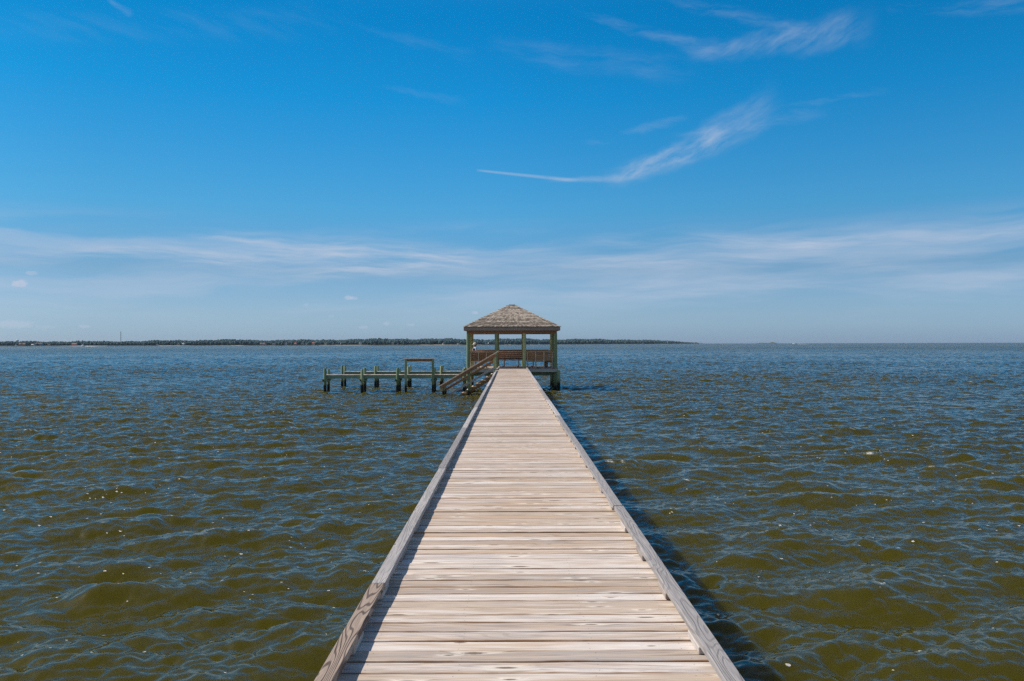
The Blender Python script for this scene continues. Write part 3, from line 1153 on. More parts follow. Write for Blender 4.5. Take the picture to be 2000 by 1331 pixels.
# houses
HM = {'white': simple('house_white', (.78, .77, .74), .7, .05, .3), 'cream': simple('house_cream', (.62, .55, .45), .7, .05, .3),
      'grey': simple('house_grey', (.34, .37, .40), .7, .06, .3), 'pink': simple('house_pink', (.55, .38, .34), .7, .05, .3),
      'blue': simple('house_blue', (.30, .42, .52), .7, .05, .3)}
RM = {'dark': simple('roof_dark', (.07, .07, .075), .8, .1, .4), 'red': simple('roof_red', (.36, .12, .08), .8, .1, .4),
      'brown': simple('roof_brown', (.20, .12, .08), .8, .1, .4), 'white': simple('roof_pale', (.62, .62, .62), .7, .05, .4),
      'glass': simple('window_glass', (.03, .04, .05), .15, .1, .4)}
# photo column, width m, wall height m, wall, roof, label
HS = [(45, 13, 3.6, 'pink', 'brown', 'long pink house in the woods just right of the water tower'),
      (64, 5, 2.6, 'white', 'white', 'small white house between the water tower and a blue house'),
      (77, 13, 4.2, 'blue', 'dark', 'wide pale blue house with dark roof right of the water tower'),
      (97, 5, 3.0, 'white', 'dark', 'white cottage alone left of the red roofed house'),
      (146, 9, 3.4, 'pink', 'red', 'house with red roof standing left of the radio mast'),
      (281, 4, 3.0, 'grey', 'dark', 'little grey house first to the right of the radio mast'),
      (307, 4, 2.8, 'white', 'dark', 'small white house, left one of a close white pair'),
      (318, 5, 3.4, 'white', 'white', 'white house with pale roof, right one of a close pair'),
      (348, 6, 2.6, 'cream', 'dark', 'low cream house beside a bright white tall house'),
      (358, 4.5, 4.0, 'white', 'white', 'bright white tall house among trees left of the shoreline villas'),
      (514, 11, 3.2, 'pink', 'brown', 'pink house starting the row of waterfront villas'),
      (536, 8, 2.4, 'grey', 'dark', 'low grey house second in the row of waterfront villas'),
      (547, 7, 2.6, 'cream', 'brown', 'cream bungalow with brown roof in the villa row'),
      (558, 6, 4.0, 'white', 'dark', 'two storey white villa with dark roof in the villa row'),
      (576, 9, 3.4, 'pink', 'red', 'pink villa with red roof in the villa row'),
      (591, 6, 3.6, 'grey', 'dark', 'tall grey villa in the villa row, dark roof'),
      (598, 3.5, 2.2, 'white', 'white', 'tiny white boathouse at the water in the villa row'),
      (612, 9, 4.2, 'cream', 'red', 'large cream villa with red roof seen left of the dock'),
      (636, 5, 5.0, 'white', 'dark', 'tall white villa above the left end of the docks'),
      (648, 6, 4.0, 'grey', 'white', 'grey villa with pale roof above the left end of the docks'),
      (665, 6, 3.6, 'white', 'white', 'white villa with pale roof above the first far dock piles'),
      (704, 5, 6.4, 'white', 'dark', 'tallest bright white house above the docks'),
      (715, 8, 4.0, 'blue', 'dark', 'blue house touching the tallest white house'),
      (729, 9, 2.8, 'pink', 'red', 'low wide house with bright red roof above the docks'),
      (767, 6, 5.2, 'white', 'dark', 'white two storey house above the ladder frame'),
      (775, 6, 3.6, 'white', 'white', 'lower white house with pale roof above the ladder frame'),
      (867, 7, 3.0, 'white', 'brown', 'white house with brown roof left of the gazebo post'),
      (895, 5, 3.6, 'white', 'dark', 'white house hard against the left edge of the gazebo'),
      (951, 9, 3.0, 'cream', 'white', 'pale cream house seen through the left gazebo bay'),
      (1033, 5, 4.6, 'white', 'white', 'white house seen through the right gazebo bay'),
      (1215, 9, 4.4, 'cream', 'dark', 'cream house on the headland right of the gazebo'),
      (1254, 12, 6.2, 'white', 'dark', 'white house with dark roof midway along the headland'),
      (1303, 7, 8.0, 'white', 'white', 'narrow tall white house toward the tip of the headland'),
      (1359, 11, 5.4, 'white', 'dark', 'last white house at the very tip of the headland')]
rng = random.Random(2)
for (px, w, hgt, wc, rc, lab) in HS:
    d, h = shore(px)
    d += 14 + rng.uniform(0, 8)
    X = azdist(px, d)
    z0 = 1.0
    root = empty('house', (X, d, z0), rng.uniform(-.3, .3))
    tag(root, lab, 'house', 'houses along the far shore')
    dp = w * .8
    b = MB()
    b.box((0, 0, hgt / 2), (w, dp, hgt), ch=.02)
    b.add([(-w / 2, -dp * .30, hgt), (-w / 2, dp * .30, hgt), (-w / 2, 0, hgt + dp * .22), (w / 2, -dp * .30, hgt), (w / 2, dp * .30, hgt), (w / 2, 0, hgt + dp * .22)],
          [[0, 2, 1], [3, 4, 5]])
    ob = b.build('wall', HM[wc], None); ob.parent = root
    b = MB()
    rh = hgt + dp * .27
    for sg in (-1, 1):
        b.bar((-w / 2 - .4, sg * dp * .28, hgt + dp * .11), (w / 2 + .4, sg * dp * .28, hgt + dp * .11), dp * .68, .2, up=(0, sg * .45, 1))
    ob = b.build('roof', RM[rc], None); ob.parent = root
    nw = max(2, int(w / 2.2))
    for k in range(nw):
        xx = -w / 2 + w * (k + .5) / nw
        for zz in ([hgt * .55] if hgt < 4.6 else [hgt * .28, hgt * .72]):
            b = MB()
            b.box((xx, -dp / 2 - .02, zz), (min(1.1, w / nw * .6), .1, min(1.3, hgt * .42)), ch=.01)
            ob = b.build('window', RM['glass'], None); ob.parent = root

# water tower
M['tower'] = simple('pale_tower_paint', (.62, .70, .72), .5, .05, .2)
wt = empty('water_tower', (azdist(34, 2300), 2300, 1.5))
tag(wt, 'pale water tower with rounded tank rising over the woods', 'water tower')
lathe('tank', [(.8, -2.6), (2.2, -2.2), (3.6, -.9), (3.9, .2), (3.4, 1.5), (2.0, 2.4), (.01, 2.7)], 24, M['tower'], wt, (0, 0, 13.6))
lathe('pedestal', [(2.4, 0), (1.3, 1.6), (.85, 3), (.8, 11.4)], 16, M['tower'], wt, (0, 0, 0))
# radio mast
M['mast'] = simple('mast_steel', (.26, .24, .26), .6, .1, .5)
ms = empty('radio_mast', (azdist(236, 2200), 2200, 1.5))
tag(ms, 'slender lattice radio mast standing above the trees', 'radio mast')
b = MB()
for k in range(3):
    a = k * 2.094
    b.bar((.62 * math.cos(a), .62 * math.sin(a), 0), (.5 * math.cos(a), .5 * math.sin(a), 36), .34, .34, ch=.02, up=(0, 1, 0))
ob = b.build('leg', M['mast'], None); ob.parent = ms
b = MB()
for i in range(24):
    for k in range(3):
        a, a2 = k * 2.094, (k + 1) * 2.094
        b.bar((.6 * math.cos(a), .6 * math.sin(a), i * 1.5), (.6 * math.cos(a2), .6 * math.sin(a2), i * 1.5 + 1.5), .16, .16, ch=.01, up=(0, .3, 1))
ob = b.build('bracing', M['mast'], None); ob.parent = ms
b = MB(); b.tube([(0, 0, 36), (0, 0, 38.5)], [.22, .10], 8)
ob = b.build('antenna', M['mast'], None); ob.parent = ms

# ------------------------------------------------------------------ boats
M['gel'] = simple('white_gelcoat', (.82, .82, .80), .25, .03, 1)
M['foam'] = simple('white_foam', (.80, .82, .82), .9, .06, 4)


def boat(px, d, L, head, label, cabin=True):
    root = empty('motorboat', (azdist(px, d), d, .25), head)
    root.scale = (1.15, 1.15, 1.45)
    tag(root, label, 'boat', 'motorboats far out on the water')
    n = 10
    V, Fs = [], []
    for i in range(n + 1):
        t = i / n
        x = -L / 2 + L * t
        bw = L * .16 * (1 - max(0, (t - .45) / .55) ** 2.2) + .02
        sh = .9 + .5 * t * t
        for (yy, zz) in ((0, -.25 + .3 * max(0, t - .7)), (bw * .75, .05), (bw, sh), (bw * .9, sh), (-bw * .9, sh), (-bw, sh), (-bw * .75, .05)):
            V.append((x, yy, zz))
    for i in range(n):
        for k in range(7):
            k2 = (k + 1) % 7
            Fs.append([i * 7 + k, (i + 1) * 7 + k, (i + 1) * 7 + k2, i * 7 + k2])
    Fs.append(list(range(7)))
    b = MB(); b.add(V, Fs)
    ob = b.build('hull', M['gel'], None); ob.parent = root
    bm_ = bmesh.new(); bm_.from_mesh(ob.data); bmesh.ops.recalc_face_normals(bm_, faces=bm_.faces); bm_.to_mesh(ob.data); bm_.free()
    if cabin:
        b = MB()
        b.box((L * .06, 0, 1.65), (L * .30, L * .2, 1.2), ch=.12)
        ob = b.build('cabin', M['gel'], None); ob.parent = root
        b = MB()
        b.box((L * .06, 0, 2.55), (L * .34, L * .22, .1), ch=.03)
        for sx in (-1, 1):
            for sy in (-1, 1):
                b.box((L * .06 + sx * L * .14, sy * L * .09, 2.36), (.08, .08, .3), ch=.01)
        ob = b.build('canopy', M['gel'], None); ob.parent = root
        b = MB()
        b.box((L * .06, 0, 1.8), (L * .31, L * .206, .42), ch=.02)
        ob = b.build('window', RM['glass'], None); ob.parent = root
    return root


def wake(px, d, L, head, w):
    o_ = empty('x', (0, 0, 0))
    bpy.data.objects.remove(o_)
    V, Fs = [], []
    n = 40
    rr = random.Random(int(px))
    for i in range(n + 1):
        t = i / n
        for k in range(7):
            s = (k - 3) / 3
            V.append((-L * t, s * w * (.35 + .65 * t), .12 + (.42 * (1 - t) + .1) * (1 - s * s) * rr.uniform(.4, 1.2)))
    for i in range(n):
        for k in range(6):
            if rr.random() < .25 * i / n + .06: continue
            Fs.append([i * 7 + k, i * 7 + k + 1, (i + 1) * 7 + k + 1, (i + 1) * 7 + k])
    b = MB(); b.add(V, Fs, smooth=True)
    ob = b.build('wake', M['foam'], None)
    ob.location = (azdist(px, d), d, 0)
    ob.rotation_euler = (0, 0, head)
    tag(ob, 'white foam wake trailing behind a distant motorboat', 'wake', kind='stuff')


boat(1553, 2150, 11.5, R(148), 'white cabin motorboat alone on open water right of the headland')
wake(1559, 2150, 26, R(178), 2.2)
boat(162, 1320, 7.0, R(150), 'white motorboat with a foam wake off the shore near the mast')
wake(165, 1320, 22, R(180), 1.6)
boat(30, 1330, 5.0, R(8), 'small white motorboat off the shore below the water tower', True)


# ------------------------------------------------------------------ water
def spectrum_fields(L, N, kmin, kmax, kp, wind, spread, seed, rms):
    rs = np.random.RandomState(seed)
    k1 = 2 * np.pi * np.fft.fftfreq(N, L / N)
    kx, ky = np.meshgrid(k1, k1, indexing='ij')
    k = np.sqrt(kx ** 2 + ky ** 2)
    k[0, 0] = 1
    th = np.arctan2(ky, kx) - wind
    D = np.abs(np.cos(th)) ** spread + .06
    P = np.exp(-1.25 * (kp / k) ** 2) / k ** (3.6 if kmin < 1 else 4.1) * D
    P *= np.clip((k - kmin) / (kmin * .15) + .5, 0, 1) * np.clip((kmax - k) / (kmax * .15) + .5, 0, 1)
    P[0, 0] = 0
    A = np.sqrt(P) * (rs.normal(size=(N, N)) + 1j * rs.normal(size=(N, N)))
    h = np.fft.ifft2(A).real
    s = rms / h.std()
    dx = np.fft.ifft2(-1j * kx / k * A).real * s
    dy = np.fft.ifft2(-1j * ky / k * A).real * s
    return h.astype(np.float32) * s, dx.astype(np.float32), dy.astype(np.float32)


def sample(fld, L, x, y):
    N = fld.shape[0]
    u = (x / L * N) % N
    v = (y / L * N) % N
    i = np.floor(u).astype(np.int64); j = np.floor(v).astype(np.int64)
    a = (u - i).astype(np.float32); b = (v - j).astype(np.float32)
    i %= N; j %= N
    i2 = (i + 1) % N; j2 = (j + 1) % N
    return fld[i, j] * (1 - a) * (1 - b) + fld[i2, j] * a * (1 - b) + fld[i, j2] * (1 - a) * b + fld[i2, j2] * a * b


WIND = R(104)
A_ = spectrum_fields(83.0, 2048, .28, 5.2, 2.9, WIND, 4.5, 4, .0390)
B_ = spectrum_fields(14.3, 1024, 4.0, 62.0, 6.2, WIND + .12, 4.5, 8, .0180)
C_ = spectrum_fields(9.7, 768, 4.0, 62.0, 6.8, WIND - .55 - .32, 3.5, 15, .0125)

ys = [-3000., -600., -150., -60., -30., -20., -15.]
y = -12.0
while y < 5.6:
    ys.append(y); y += .16
while y < 620:
    ys.append(y)
    y += min(.8 * y * y / 2490, .020 + .0013 * y) if y < 150 else .0018 * y - .055
ys += [660, 720, 800, 900, 1050, 1250, 1500, 1900, 2500, 3500, 5000, 7000, 9500]
ys = np.array(ys)
NCOL = 980
tin = np.linspace(-1, 1, NCOL)
tout = np.array([1.05, 1.1, 1.16, 1.22, 1.27])
ts = np.concatenate([-tout[::-1], tin, tout])
ext = np.array([2., 8., 30., 120., 600., 3000., 7000.])
ts = np.concatenate([-1.27 * np.ones(len(ext)), ts, 1.27 * np.ones(len(ext))])
es = np.concatenate([-ext[::-1], np.zeros(len(ts) - 2 * len(ext)), ext])
YY, TT = np.meshgrid(ys, ts, indexing='ij')
half = np.where(YY > 0, .78 * YY + 5.5, 5.5 + np.abs(YY) * .8)
XX = TT * half + es[None, :]
dyr = np.gradient(ys)
DX = np.gradient(XX, axis=1)
SP = np.maximum(np.abs(DX), np.repeat(np.abs(dyr)[:, None], len(ts), 1))
fa = 1 / (1 + (SP / 1.5) ** 4)
fb_ = 1 / (1 + (SP / .33) ** 4)
ca, sa = math.cos(.5), math.sin(.5)
xr, yr = XX * ca - YY * sa, XX * sa + YY * ca        # second tile turned so that repeats never line up


def rot_fields(x, y):
    """two tiles of short waves, the second turned half a radian so that repeats never line up"""
    hb = sample(B_[0], 14.3, x, y); bx = sample(B_[1], 14.3, x, y); by = sample(B_[2], 14.3, x, y)
    c, s_ = math.cos(.55), math.sin(.55)
    u, v = x * c - y * s_, x * s_ + y * c
    hc = sample(C_[0], 9.7, u, v); cu = sample(C_[1], 9.7, u, v); cv = sample(C_[2], 9.7, u, v)
    return hb + hc, bx + cu * c + cv * s_, by - cu * s_ + cv * c


# group the swell with a slow modulation
mod = .86 + .30 * np.sin(XX * .071 + YY * .043) * np.sin(YY * .058 - XX * .022 + 1.0) + .10 * np.sin(XX * .19 - YY * .11)
hA = sample(A_[0], 83.0, XX + 31.7, YY + 12.1) * mod * fa
xA = sample(A_[1], 83.0, XX + 31.7, YY + 12.1) * mod * fa
yA = sample(A_[2], 83.0, XX + 31.7, YY + 12.1) * mod * fa
hB, xB, yB = rot_fields(XX, YY)
lane = 1.0 + .22 * np.sin(XX * .047 - YY * .115 + 2.0 * np.sin(XX * .021 + YY * .017)) + .14 * np.sin(XX * .26 + YY * .11 + 1.7 * np.sin(YY * .07))
rough_ = np.clip((1.0 + 3.0 * hA) * lane, .45, 1.7)
CH = 1.0
PXc = XX + CH * xA + .55 * xB * fb_ * rough_
PYc = YY + CH * yA + .55 * yB * fb_ * rough_
PZc = hA + hB * fb_ * rough_
co = np.stack([PXc, PYc, PZc], -1).reshape(-1, 3).astype(np.float32)
nr, nc = XX.shape
ii, jj = np.meshgrid(np.arange(nr - 1), np.arange(nc - 1), indexing='ij')
q = np.stack([ii * nc + jj, ii * nc + jj + 1, (ii + 1) * nc + jj + 1, (ii + 1) * nc + jj], -1).reshape(-1, 4).astype(np.int32)
me = bpy.data.meshes.new('water')
me.vertices.add(len(co)); me.vertices.foreach_set('co', co.ravel())
me.loops.add(q.size); me.loops.foreach_set('vertex_index', q.ravel())
me.polygons.add(len(q))
me.polygons.foreach_set('loop_start', np.arange(0, q.size, 4, dtype=np.int32))
me.polygons.foreach_set('use_smooth', np.ones(len(q), dtype=bool))
me.update(calc_edges=True)
# crest measure for foam
cr = (PZc).astype(np.float32).ravel()
at = me.attributes.new('crest', 'FLOAT', 'POINT'); at.data.foreach_set('value', cr)
water = bpy.data.objects.new('water', me)
COL.objects.link(water)
tag(water, kind='structure')


def water_mat():
    m, nt, bs = new_mat('olive_bay_water')
    pos = nt.node('ShaderNodeNewGeometry').outputs['Position']
    x, y, z = nt.sep(pos)
    nrm = nt.node('ShaderNodeNewGeometry').outputs['Normal']
    crest = nt.attr('crest').outputs['Fac']
    r = nt.math('SQRT', nt.math('ADD', nt.math('MULTIPLY', x, x), nt.math('MULTIPLY', y, y)))
    # silt varies slowly through the bay
    nz = nt.noise(nt.comb(x, y, 0.0), .06, 3.0)
    col = nt.mix(nt.smooth(nz, .3, .7), (.045, .040, .0012), (.058, .050, .0020))
    # foam flecks: small bubbles gathered in drifting lines
    fl = nt.noise(nt.comb(nt.math('MULTIPLY', x, .45), nt.math('MULTIPLY', y, .8), 0.0), 1.0, 5.0, .65)
    clus = nt.math('MULTIPLY', nt.smooth(fl, .47, .66), nt.smooth(nt.noise(nt.comb(nt.math('MULTIPLY', x, .07), nt.math('MULTIPLY', y, .09), 2.0), 1.0, 2.0), .38, .6, .25, 1.0))
    f1 = None
    for sc_, smin, smax, dens in ((8.0, .055, .15, .24), (3.7, .04, .085, .10)):
        v1 = nt.voronoi(nt.comb(nt.math('MULTIPLY', x, .8), y, 0.0), sc_)
        r1 = nt.sepc(v1['Color'])
        s1 = nt.lin(nt.math('POWER', r1[0], 2.0), .0, 1.0, smin, smax)
        sh = nt.math('ADD', v1['Distance'], nt.math('MULTIPLY', nt.math('SUBTRACT', nt.noise(pos, 45.0, 2.0), .5), .16))
        on = nt.math('GREATER_THAN', nt.math('ADD', nt.math('MULTIPLY', clus, dens), nt.math('MULTIPLY', nt.smooth(crest, -.02, .12), .02)), r1[1])
        f_ = nt.math('MULTIPLY', nt.math('LESS_THAN', sh, s1), on)
        f1 = f_ if f1 is None else nt.math('MAXIMUM', f1, f_)
    # rare breaking crests
    bn = nt.noise(nt.comb(nt.math('MULTIPLY', x, 2.0), nt.math('MULTIPLY', y, 2.5), 3.0), 1.0, 5.0, .7)
    bc = nt.math('MULTIPLY', nt.smooth(crest, .095, .125), nt.smooth(bn, .58, .68))
    foam = nt.math('MAXIMUM', nt.math('MULTIPLY', f1, .65), nt.math('MULTIPLY', bc, .75))
    colf = nt.mix(foam, col, (.74, .73, .68))
    nt.put(bs.inputs['Base Color'], colf)
    nt.put(bs.inputs['Roughness'], nt.math('ADD', nt.smooth(r, 15.0, 700.0, .035, .16), nt.math('MULTIPLY', foam, .5)))
    bs.inputs['IOR'].default_value = 1.333
    # small ripples the mesh does not carry, stronger where the mesh is coarse
    n1 = nt.noise(nt.comb(nt.math('MULTIPLY', x, 1.0), nt.math('MULTIPLY', y, 1.3), 0.0), 11.0, 3.0, .6, out='Color')
    n2 = nt.noise(nt.comb(nt.math('MULTIPLY', x, .8), nt.math('MULTIPLY', y, 1.2), 4.0), 2.1, 3.0, .6, out='Color')
    n3 = nt.noise(nt.comb(nt.math('MULTIPLY', x, .7), nt.math('MULTIPLY', y, 1.2), 9.0), .42, 2.0, .6, out='Color')

    def pert(nc, amp):
        c = nt.vmath('SUBTRACT', nc, (.5, .5, .5))
        s = nt.sep(c)
        return nt.scalec(nt.comb(s[0], s[1], 0.0), amp)
    gust = nt.smooth(nt.noise(nt.comb(nt.math('MULTIPLY', x, .018), nt.math('MULTIPLY', y, .01), 0.0), 1.0, 4.0, .6), .3, .7, .75, 1.25)
    p = nt.vmath('ADD', pert(n1, nt.smooth(r, 10.0, 700.0, .03, .8)), pert(n2, nt.math('MULTIPLY', gust, nt.smooth(r, 90.0, 500.0, .0, 1.9))))
    p = nt.vmath('ADD', p, pert(n3, nt.smooth(r, 250.0, 700.0, 0.0, .7)))
    nn = nt.vmath('NORMALIZE', nt.vmath('ADD', nrm, p))
    # light coming back up out of the silty water does not follow the single facets; the mirror of the sky does
    up = nt.node('ShaderNodeCombineXYZ')
    up.inputs[2].default_value = 1.0
    bs.subsurface_method = 'BURLEY'
    bs.inputs['Subsurface Weight'].default_value = .85
    bs.inputs['Subsurface Scale'].default_value = .85
    bs.inputs['Subsurface Radius'].default_value = (1.0, .9, .35)
    bs.inputs['Specular IOR Level'].default_value = 0.0
    soft = nt.vmath('NORMALIZE', nt.vmath('ADD', nt.scalec(nrm, .75), up.outputs[0]))
    nt.l.new(soft, bs.inputs['Normal'])
    fr = nt.node('ShaderNodeFresnel')
    fr.inputs['IOR'].default_value = 1.40
    nt.l.new(nn, fr.inputs['Normal'])
    gl = nt.node('ShaderNodeBsdfGlossy')
    nt.l.new(nn, gl.inputs['Normal'])
    nt.put(gl.inputs['Roughness'], nt.smooth(r, 15.0, 700.0, .04, .16))
    mx = nt.node('ShaderNodeMixShader')
    nt.put(mx.inputs[0], nt.math('MULTIPLY', fr.outputs[0], nt.lin(foam, 0, 1, 1.0, .1)))
    nt.l.new(bs.outputs[0], mx.inputs[1])
    nt.l.new(gl.outputs[0], mx.inputs[2])
    nt.l.new(mx.outputs[0], nt.n['Material Output'].inputs['Surface'])
    return m


me.materials.append(water_mat())

# ------------------------------------------------------------------ sky
world = bpy.data.worlds.new('World')
scene.world = world
world.use_nodes = True
nt = NT(world.node_tree)
bg = world.node_tree.nodes['Background']
wout = world.node_tree.nodes['World Output']
sky = nt.node('ShaderNodeTexSky', sky_type='NISHITA')
sky.sun_disc = False
sky.sun_elevation = R(SUN_EL)
# sun direction: from the left (-x), a little ahead (+y)
sdir = Vector((-math.cos(R(SUN_EL)) * math.cos(R(SUN_AHEAD)), math.cos(R(SUN_EL)) * math.sin(R(SUN_AHEAD)), math.sin(R(SUN_EL))))
sky.sun_rotation = math.atan2(sdir.x, sdir.y)
sky.air_density = 1.0
sky.dust_density = .7
sky.ozone_density = 2.2
SKY_S = .10
tc = nt.node('ShaderNodeTexCoord').outputs['Generated']
dirv = nt.vmath('NORMALIZE', tc)
dx, dy, dz = nt.sep(dirv)
az = nt.math('MULTIPLY', nt.math('ARCTAN2', dx, dy), 1620.0)        # sky azimuth and elevation, 1620 units a radian
el = nt.math('MULTIPLY', nt.math('ARCSINE', dz), 1620.0)
# the deep blue of the sky in view: the sky model's colour graded by elevation


def lin_(c):
    c /= 255.0
    return c / 12.92 if c <= .04045 else ((c + .055) / 1.055) ** 2.4


GRADE = [(0, (142, 173, 200), (176, 176, 158)), (60, (140, 171, 202), (179, 184, 178)), (141, (118, 165, 207), (170, 190, 203)),
         (262, (76, 159, 210), (142, 170, 195)), (461, (25, 139, 205), (120, 148, 182)), (600, (10, 123, 190), (108, 135, 171))]
gain = nt.ramp(nt.math('DIVIDE', el, 600.0), [(e / 600.0, tuple(lin_(a) / lin_(b) for a, b in zip(t_, m_))) for e, t_, m_ in GRADE])
up_ = nt.smooth(el, 610.0, 950.0)
gain = nt.mix(up_, gain, (.92, .98, 1.03))  # sky above the view made paler to brighten ambient light and reflections
back_ = nt.smooth(dy, .25, -.35)
gain = nt.mix(nt.math('MULTIPLY', back_, .8), gain, (.95, .98, 1.02))  # unseen sky behind the camera made paler to warm the ambient light
gain = nt.scalec(gain, nt.lin(az, -750.0, -50.0, .84, 1.0))
sk = nt.mix(1.0, sky.outputs[0], gain, 'MULTIPLY')
CLOUD = (4.9, 5.7, 7.1)


def sky_at(px, py):
    X, Z = (px - 998) / F, (671.7 - py) / F
    return math.atan(X) * 1620, math.atan2(Z, math.hypot(1, X)) * 1620


class Zone:
    """one part of the sky with its own clouds; evaluated only where its mask is not zero"""

    def __init__(self):
        self.alpha = None

    def add(self, a):
        self.alpha = a if self.alpha is None else nt.math('ADD', self.alpha, a)

    def chained(self):
        if self.alpha is None: return az, el
        return nt.math('MULTIPLY_ADD', self.alpha, 1e-5, az), nt.math('MULTIPLY_ADD', self.alpha, 1e-5, el)

    def wisp(self, p0, p1, w0, w1, amp, fld, lo=.38, hi=.75, bend=0.0, pad=.15, warp=None, wamp=14.0):
        """streak of cirrus between two points of the sky, width w0 to w1, broken up by the noise field fld"""
        a0, a1 = Vector(sky_at(*p0)), Vector(sky_at(*p1))
        A, E = self.chained()
        d = a1 - a0
        L = d.length
        d /= L
        u0 = nt.math('SUBTRACT', A, a0.x); v0 = nt.math('SUBTRACT', E, a0.y)
        t = nt.math('DIVIDE', nt.math('MULTIPLY_ADD', u0, d.x, nt.math('MULTIPLY', v0, d.y)), L)
        v = nt.math('MULTIPLY_ADD', u0, -d.y, nt.math('MULTIPLY', v0, d.x))
        if bend:
            v = nt.math('MULTIPLY_ADD', nt.math('MULTIPLY', t, nt.math('SUBTRACT', 1.0, t)), -4.0 * bend, v)
        if warp is not None: v = nt.math('MULTIPLY_ADD', warp, wamp * 2, v)
        q_ = nt.math('DIVIDE', nt.math('ABSOLUTE', v), nt.lin(t, 0, 1, w0, w1))
        env = nt.smooth(q_, .1, 1.0, 1.0, 0.0)
        ends = nt.math('MULTIPLY', nt.smooth(t, -pad, pad), nt.smooth(t, 1 - pad, 1 + pad, 1.0, 0.0))
        a = nt.math('MULTIPLY', nt.math('MULTIPLY', env, ends), nt.smooth(fld, lo, hi))
        self.add(nt.math('MULTIPLY', a, amp))

    def out(self):
        al = nt.math('MULTIPLY', nt.math('MINIMUM', self.alpha, .85), nt.smooth(nt.math('ABSOLUTE', az), 960.0, 1280.0, 1.0, 0.0))
        b = nt.node('ShaderNodeBackground')
        nt.put(b.inputs['Color'], nt.mix(al, sk, CLOUD))
        b.inputs['Strength'].default_value = SKY_S
        return b.outputs[0]


def rot(deg, fu, fv, seed, wv=0.0, warp=None):
    """sky coordinates turned by deg, scaled along and across"""
    c, s = math.cos(R(deg)), math.sin(R(deg))
    u = nt.math('MULTIPLY_ADD', az, c * fu, nt.math('MULTIPLY', el, s * fu))
    v = nt.math('MULTIPLY_ADD', az, -s * fv, nt.math('MULTIPLY', el, c * fv))
    if warp is not None: v = nt.math('MULTIPLY_ADD', warp, wv, v)
    return nt.comb(u, v, seed)


# right-hand high sky
zr = Zone()
wr = nt.math('SUBTRACT', nt.noise(rot(0, .012, .016, 1.0), 1.0, 3.0, .6), .5)
fA = nt.noise(rot(27, .014, .050, 2.0, 1.1, wr), 1.0, 5.0, .64)
fB = nt.noise(rot(-6, .008, .045, 5.0, 1.0, wr), 1.0, 5.0, .62)
zr.wisp((1205, 346), (1495, 206), 24, 48, .36, fA, .20, .88, bend=-16, warp=wr, wamp=20)
zr.wisp((1225, 332), (1425, 266), 26, 24, .36, fA, .20, .88, bend=-4, warp=wr, wamp=18)
zr.wisp((1330, 268), (1590, 220), 10, 18, .18, fB, .34, .74, warp=wr)
zr.wisp((1160, 278), (1330, 235), 8, 14, .18, fB, .34, .70, warp=wr)
zr.wisp((935, 333), (1118, 352), 3.2, 5.5, .32, fB, .18, .5, pad=.10)
zr.wisp((1085, 352), (1270, 338), 6, 14, .28, fB, .28, .62, bend=-4, warp=wr, wamp=7)
zr.wisp((1375, 104), (1680, 56), 22, 46, .33, fA, .20, .88, warp=wr, wamp=24)
zr.wisp((1320, 2), (1600, 66), 12, 22, .18, fB, .34, .74, warp=wr, wamp=16)
zr.wisp((1150, 30), (1420, 105), 8, 28, .16, fB, .34, .74, warp=wr, wamp=16)
zr.wisp((985, 92), (1330, 140), 28, 36, .11, fB, .30, .80, warp=wr, wamp=16)
zr.wisp((1750, 22), (2010, 8), 8, 24, .15, fB, .34, .70, warp=wr, wamp=16)
zr.wisp((1540, 208), (1720, 180), 5, 10, .10, fB, .34, .70, warp=wr)
# left-hand high sky
zl = Zone()
wl = nt.math('SUBTRACT', nt.noise(rot(0, .012, .016, 11.0), 1.0, 3.0, .6), .5)
fL = nt.noise(rot(-14, .007, .05, 7.0, 1.0, wl), 1.0, 4.0, .6)
zl.wisp((712, 52), (915, 110), 8, 20, .05, fL, .34, .75, warp=wl, wamp=12)
zl.wisp((215, 0), (258, 27), 5, 10, .13, fL, .25, .6, warp=wl, wamp=5)
zl.wisp((0, 50), (650, 34), 34, 44, .045, fL, .34, .75, warp=wl, wamp=16)
zl.wisp((760, 172), (900, 198), 6, 14, .05, fL, .3, .6, warp=wl)
# low bank of streaks and small puffs above the horizon
zo = Zone()
wo = nt.math('SUBTRACT', nt.noise(nt.comb(nt.math('MULTIPLY', az, .004), nt.math('MULTIPLY', el, .012), 1.5), 1.0, 3.0, .55), .5)
fO = nt.noise(rot(-2, .0048, .050, 3.7, 1.8, wo), 1.0, 6.0, .60)
fP = nt.noise(rot(3, .0022, .022, 9.7, 1.2, wo), 1.0, 4.0, .55)
env_lo = nt.math('MULTIPLY', nt.smooth(el, 15.0, 120.0), nt.smooth(el, 180.0, 250.0, 1.0, 0.0))
zo.add(nt.math('MULTIPLY', nt.math('MULTIPLY', env_lo, nt.smooth(fP, .36, .66)), nt.lin(fO, .25, .7, .22, .52)))
zo.wisp((420, 462), (900, 508), 24, 44, .46, fO, .28, .74, warp=wo, wamp=16)
zo.wisp((170, 488), (840, 522), 16, 40, .46, fO, .30, .68, warp=wo, wamp=14)
zo.wisp((0, 488), (430, 505), 8, 14, .34, fO, .30, .72, warp=wo, wamp=10)
zo.wisp((560, 548), (920, 500), 12, 26, .28, fO, .32, .62, warp=wo, wamp=10)
zo.wisp((1150, 472), (1620, 470), 18, 26, .34, fO, .30, .72, warp=wo, wamp=14)
zo.wisp((960, 518), (1560, 508), 14, 26, .28, fO, .30, .72, warp=wo, wamp=14)
zo.wisp((1500, 482), (2050, 446), 16, 22, .22, fO, .30, .72, warp=wo, wamp=12)
zo.wisp((1000, 560), (2050, 566), 26, 32, .18, fO, .36, .68, warp=wo, wamp=10)
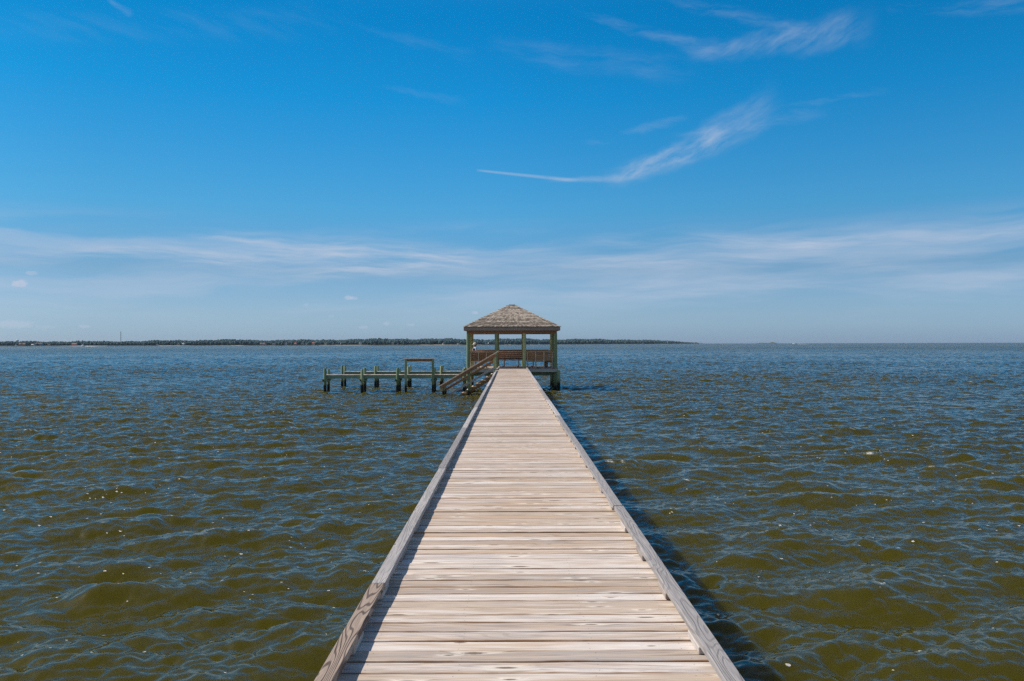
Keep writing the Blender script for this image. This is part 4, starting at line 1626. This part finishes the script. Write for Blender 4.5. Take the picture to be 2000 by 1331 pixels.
nz_ = nt.noise(nt.comb(nt.math('MULTIPLY', az, .16), nt.math('MULTIPLY', el, .24), 2.0), 1.0, 4.0, .62)
for (px, py, w, h, am) in ((31, 553, 7, 6, .60), (43, 551, 9, 7, .62), (62, 532, 12, 4.5, .36), (681, 581, 9, 5.5, .55), (692, 582, 9, 4, .40), (28, 631, 34, 8, .42), (165, 636, 11, 3.5, .34),
                           (90, 637, 18, 4, .16), (598, 595, 6, 4, .22), (710, 639, 10, 4, .3), (755, 632, 8, 4, .32), (803, 634, 9, 3, .3), (928, 611, 7, 4, .45), (648, 617, 6, 3, .18)):
    A, E = zo.chained()
    a_ = sky_at(px, py)
    u = nt.math('DIVIDE', nt.math('SUBTRACT', A, a_[0]), w)
    v = nt.math('DIVIDE', nt.math('SUBTRACT', E, a_[1]), h)
    q_ = nt.math('MULTIPLY_ADD', nz_, 2.2, nt.math('MULTIPLY_ADD', u, u, nt.math('MULTIPLY', v, v)))
    zo.add(nt.math('MULTIPLY', nt.smooth(q_, 1.2, 2.2, 1.0, 0.0), am))


def mixs(fac, a, b):
    m_ = nt.node('ShaderNodeMixShader')
    nt.put(m_.inputs[0], fac)
    nt.l.new(a, m_.inputs[1]); nt.l.new(b, m_.inputs[2])
    return m_.outputs[0]


nt.put(bg.inputs['Color'], sk)
bg.inputs['Strength'].default_value = SKY_S
high = mixs(nt.math('GREATER_THAN', az, -66.0), zl.out(), zr.out())
front = mixs(nt.math('GREATER_THAN', el, 268.0), zo.out(), high)
inside = nt.math('MULTIPLY', nt.math('LESS_THAN', nt.math('ABSOLUTE', az), 1300.0), nt.math('MULTIPLY', nt.math('GREATER_THAN', el, 0.0), nt.math('LESS_THAN', el, 700.0)))
nt.l.new(mixs(inside, bg.outputs[0], front), wout.inputs['Surface'])
world.cycles.sampling_method = 'MANUAL'
world.cycles.sample_map_resolution = 256

sun = bpy.data.lights.new('sun', 'SUN')
sun.energy = 4.6
sun.angle = R(.53)
sun.color = (1.0, .91, .80)
so = bpy.data.objects.new('sun', sun)
COL.objects.link(so)
so.rotation_euler = sdir.to_track_quat('Z', 'Y').to_euler()

# ------------------------------------------------------------------ haze
hz_ = MB()
hz_.box((0, 0, 21.5), (34000, 21000, 45.0), ch=0)
hm = bpy.data.materials.new('pale_air')
hm.use_nodes = True
hn = NT(hm.node_tree)
hm.node_tree.nodes.remove(hm.node_tree.nodes['Principled BSDF'])
vol = hn.node('ShaderNodeVolumePrincipled')
vol.inputs['Color'].default_value = (.86, .91, 1.0, 1)
vol.inputs['Density'].default_value = 0.00002
vol.inputs['Anisotropy'].default_value = .2
hn.l.new(vol.outputs[0], hm.node_tree.nodes['Material Output'].inputs['Volume'])
ho = hz_.build('haze', hm)
tag(ho, kind='stuff')

# ------------------------------------------------------------------ camera
cam = bpy.data.cameras.new('camera')
cam.sensor_width = 36.0
cam.lens = F / 2000 * 36.0
cam.shift_x = .001
cam.shift_y = .0031
cam.clip_end = 40000
cam.clip_start = .05
co_ = bpy.data.objects.new('camera', cam)
COL.objects.link(co_)
co_.location = (0, 0, EYE)
ROLL = R(.14)
co_.matrix_world = Matrix.Translation((0, 0, EYE)) @ Matrix.Rotation(ROLL, 4, 'Y') @ Matrix.Rotation(R(90), 4, 'X')
scene.camera = co_
scene.view_settings.view_transform = 'Standard'
scene.view_settings.look = 'None'
scene.view_settings.exposure = 0
scene.view_settings.gamma = 1
scene.render.engine = 'CYCLES'
scene.cycles.max_bounces = 6
scene.cycles.use_denoising = False
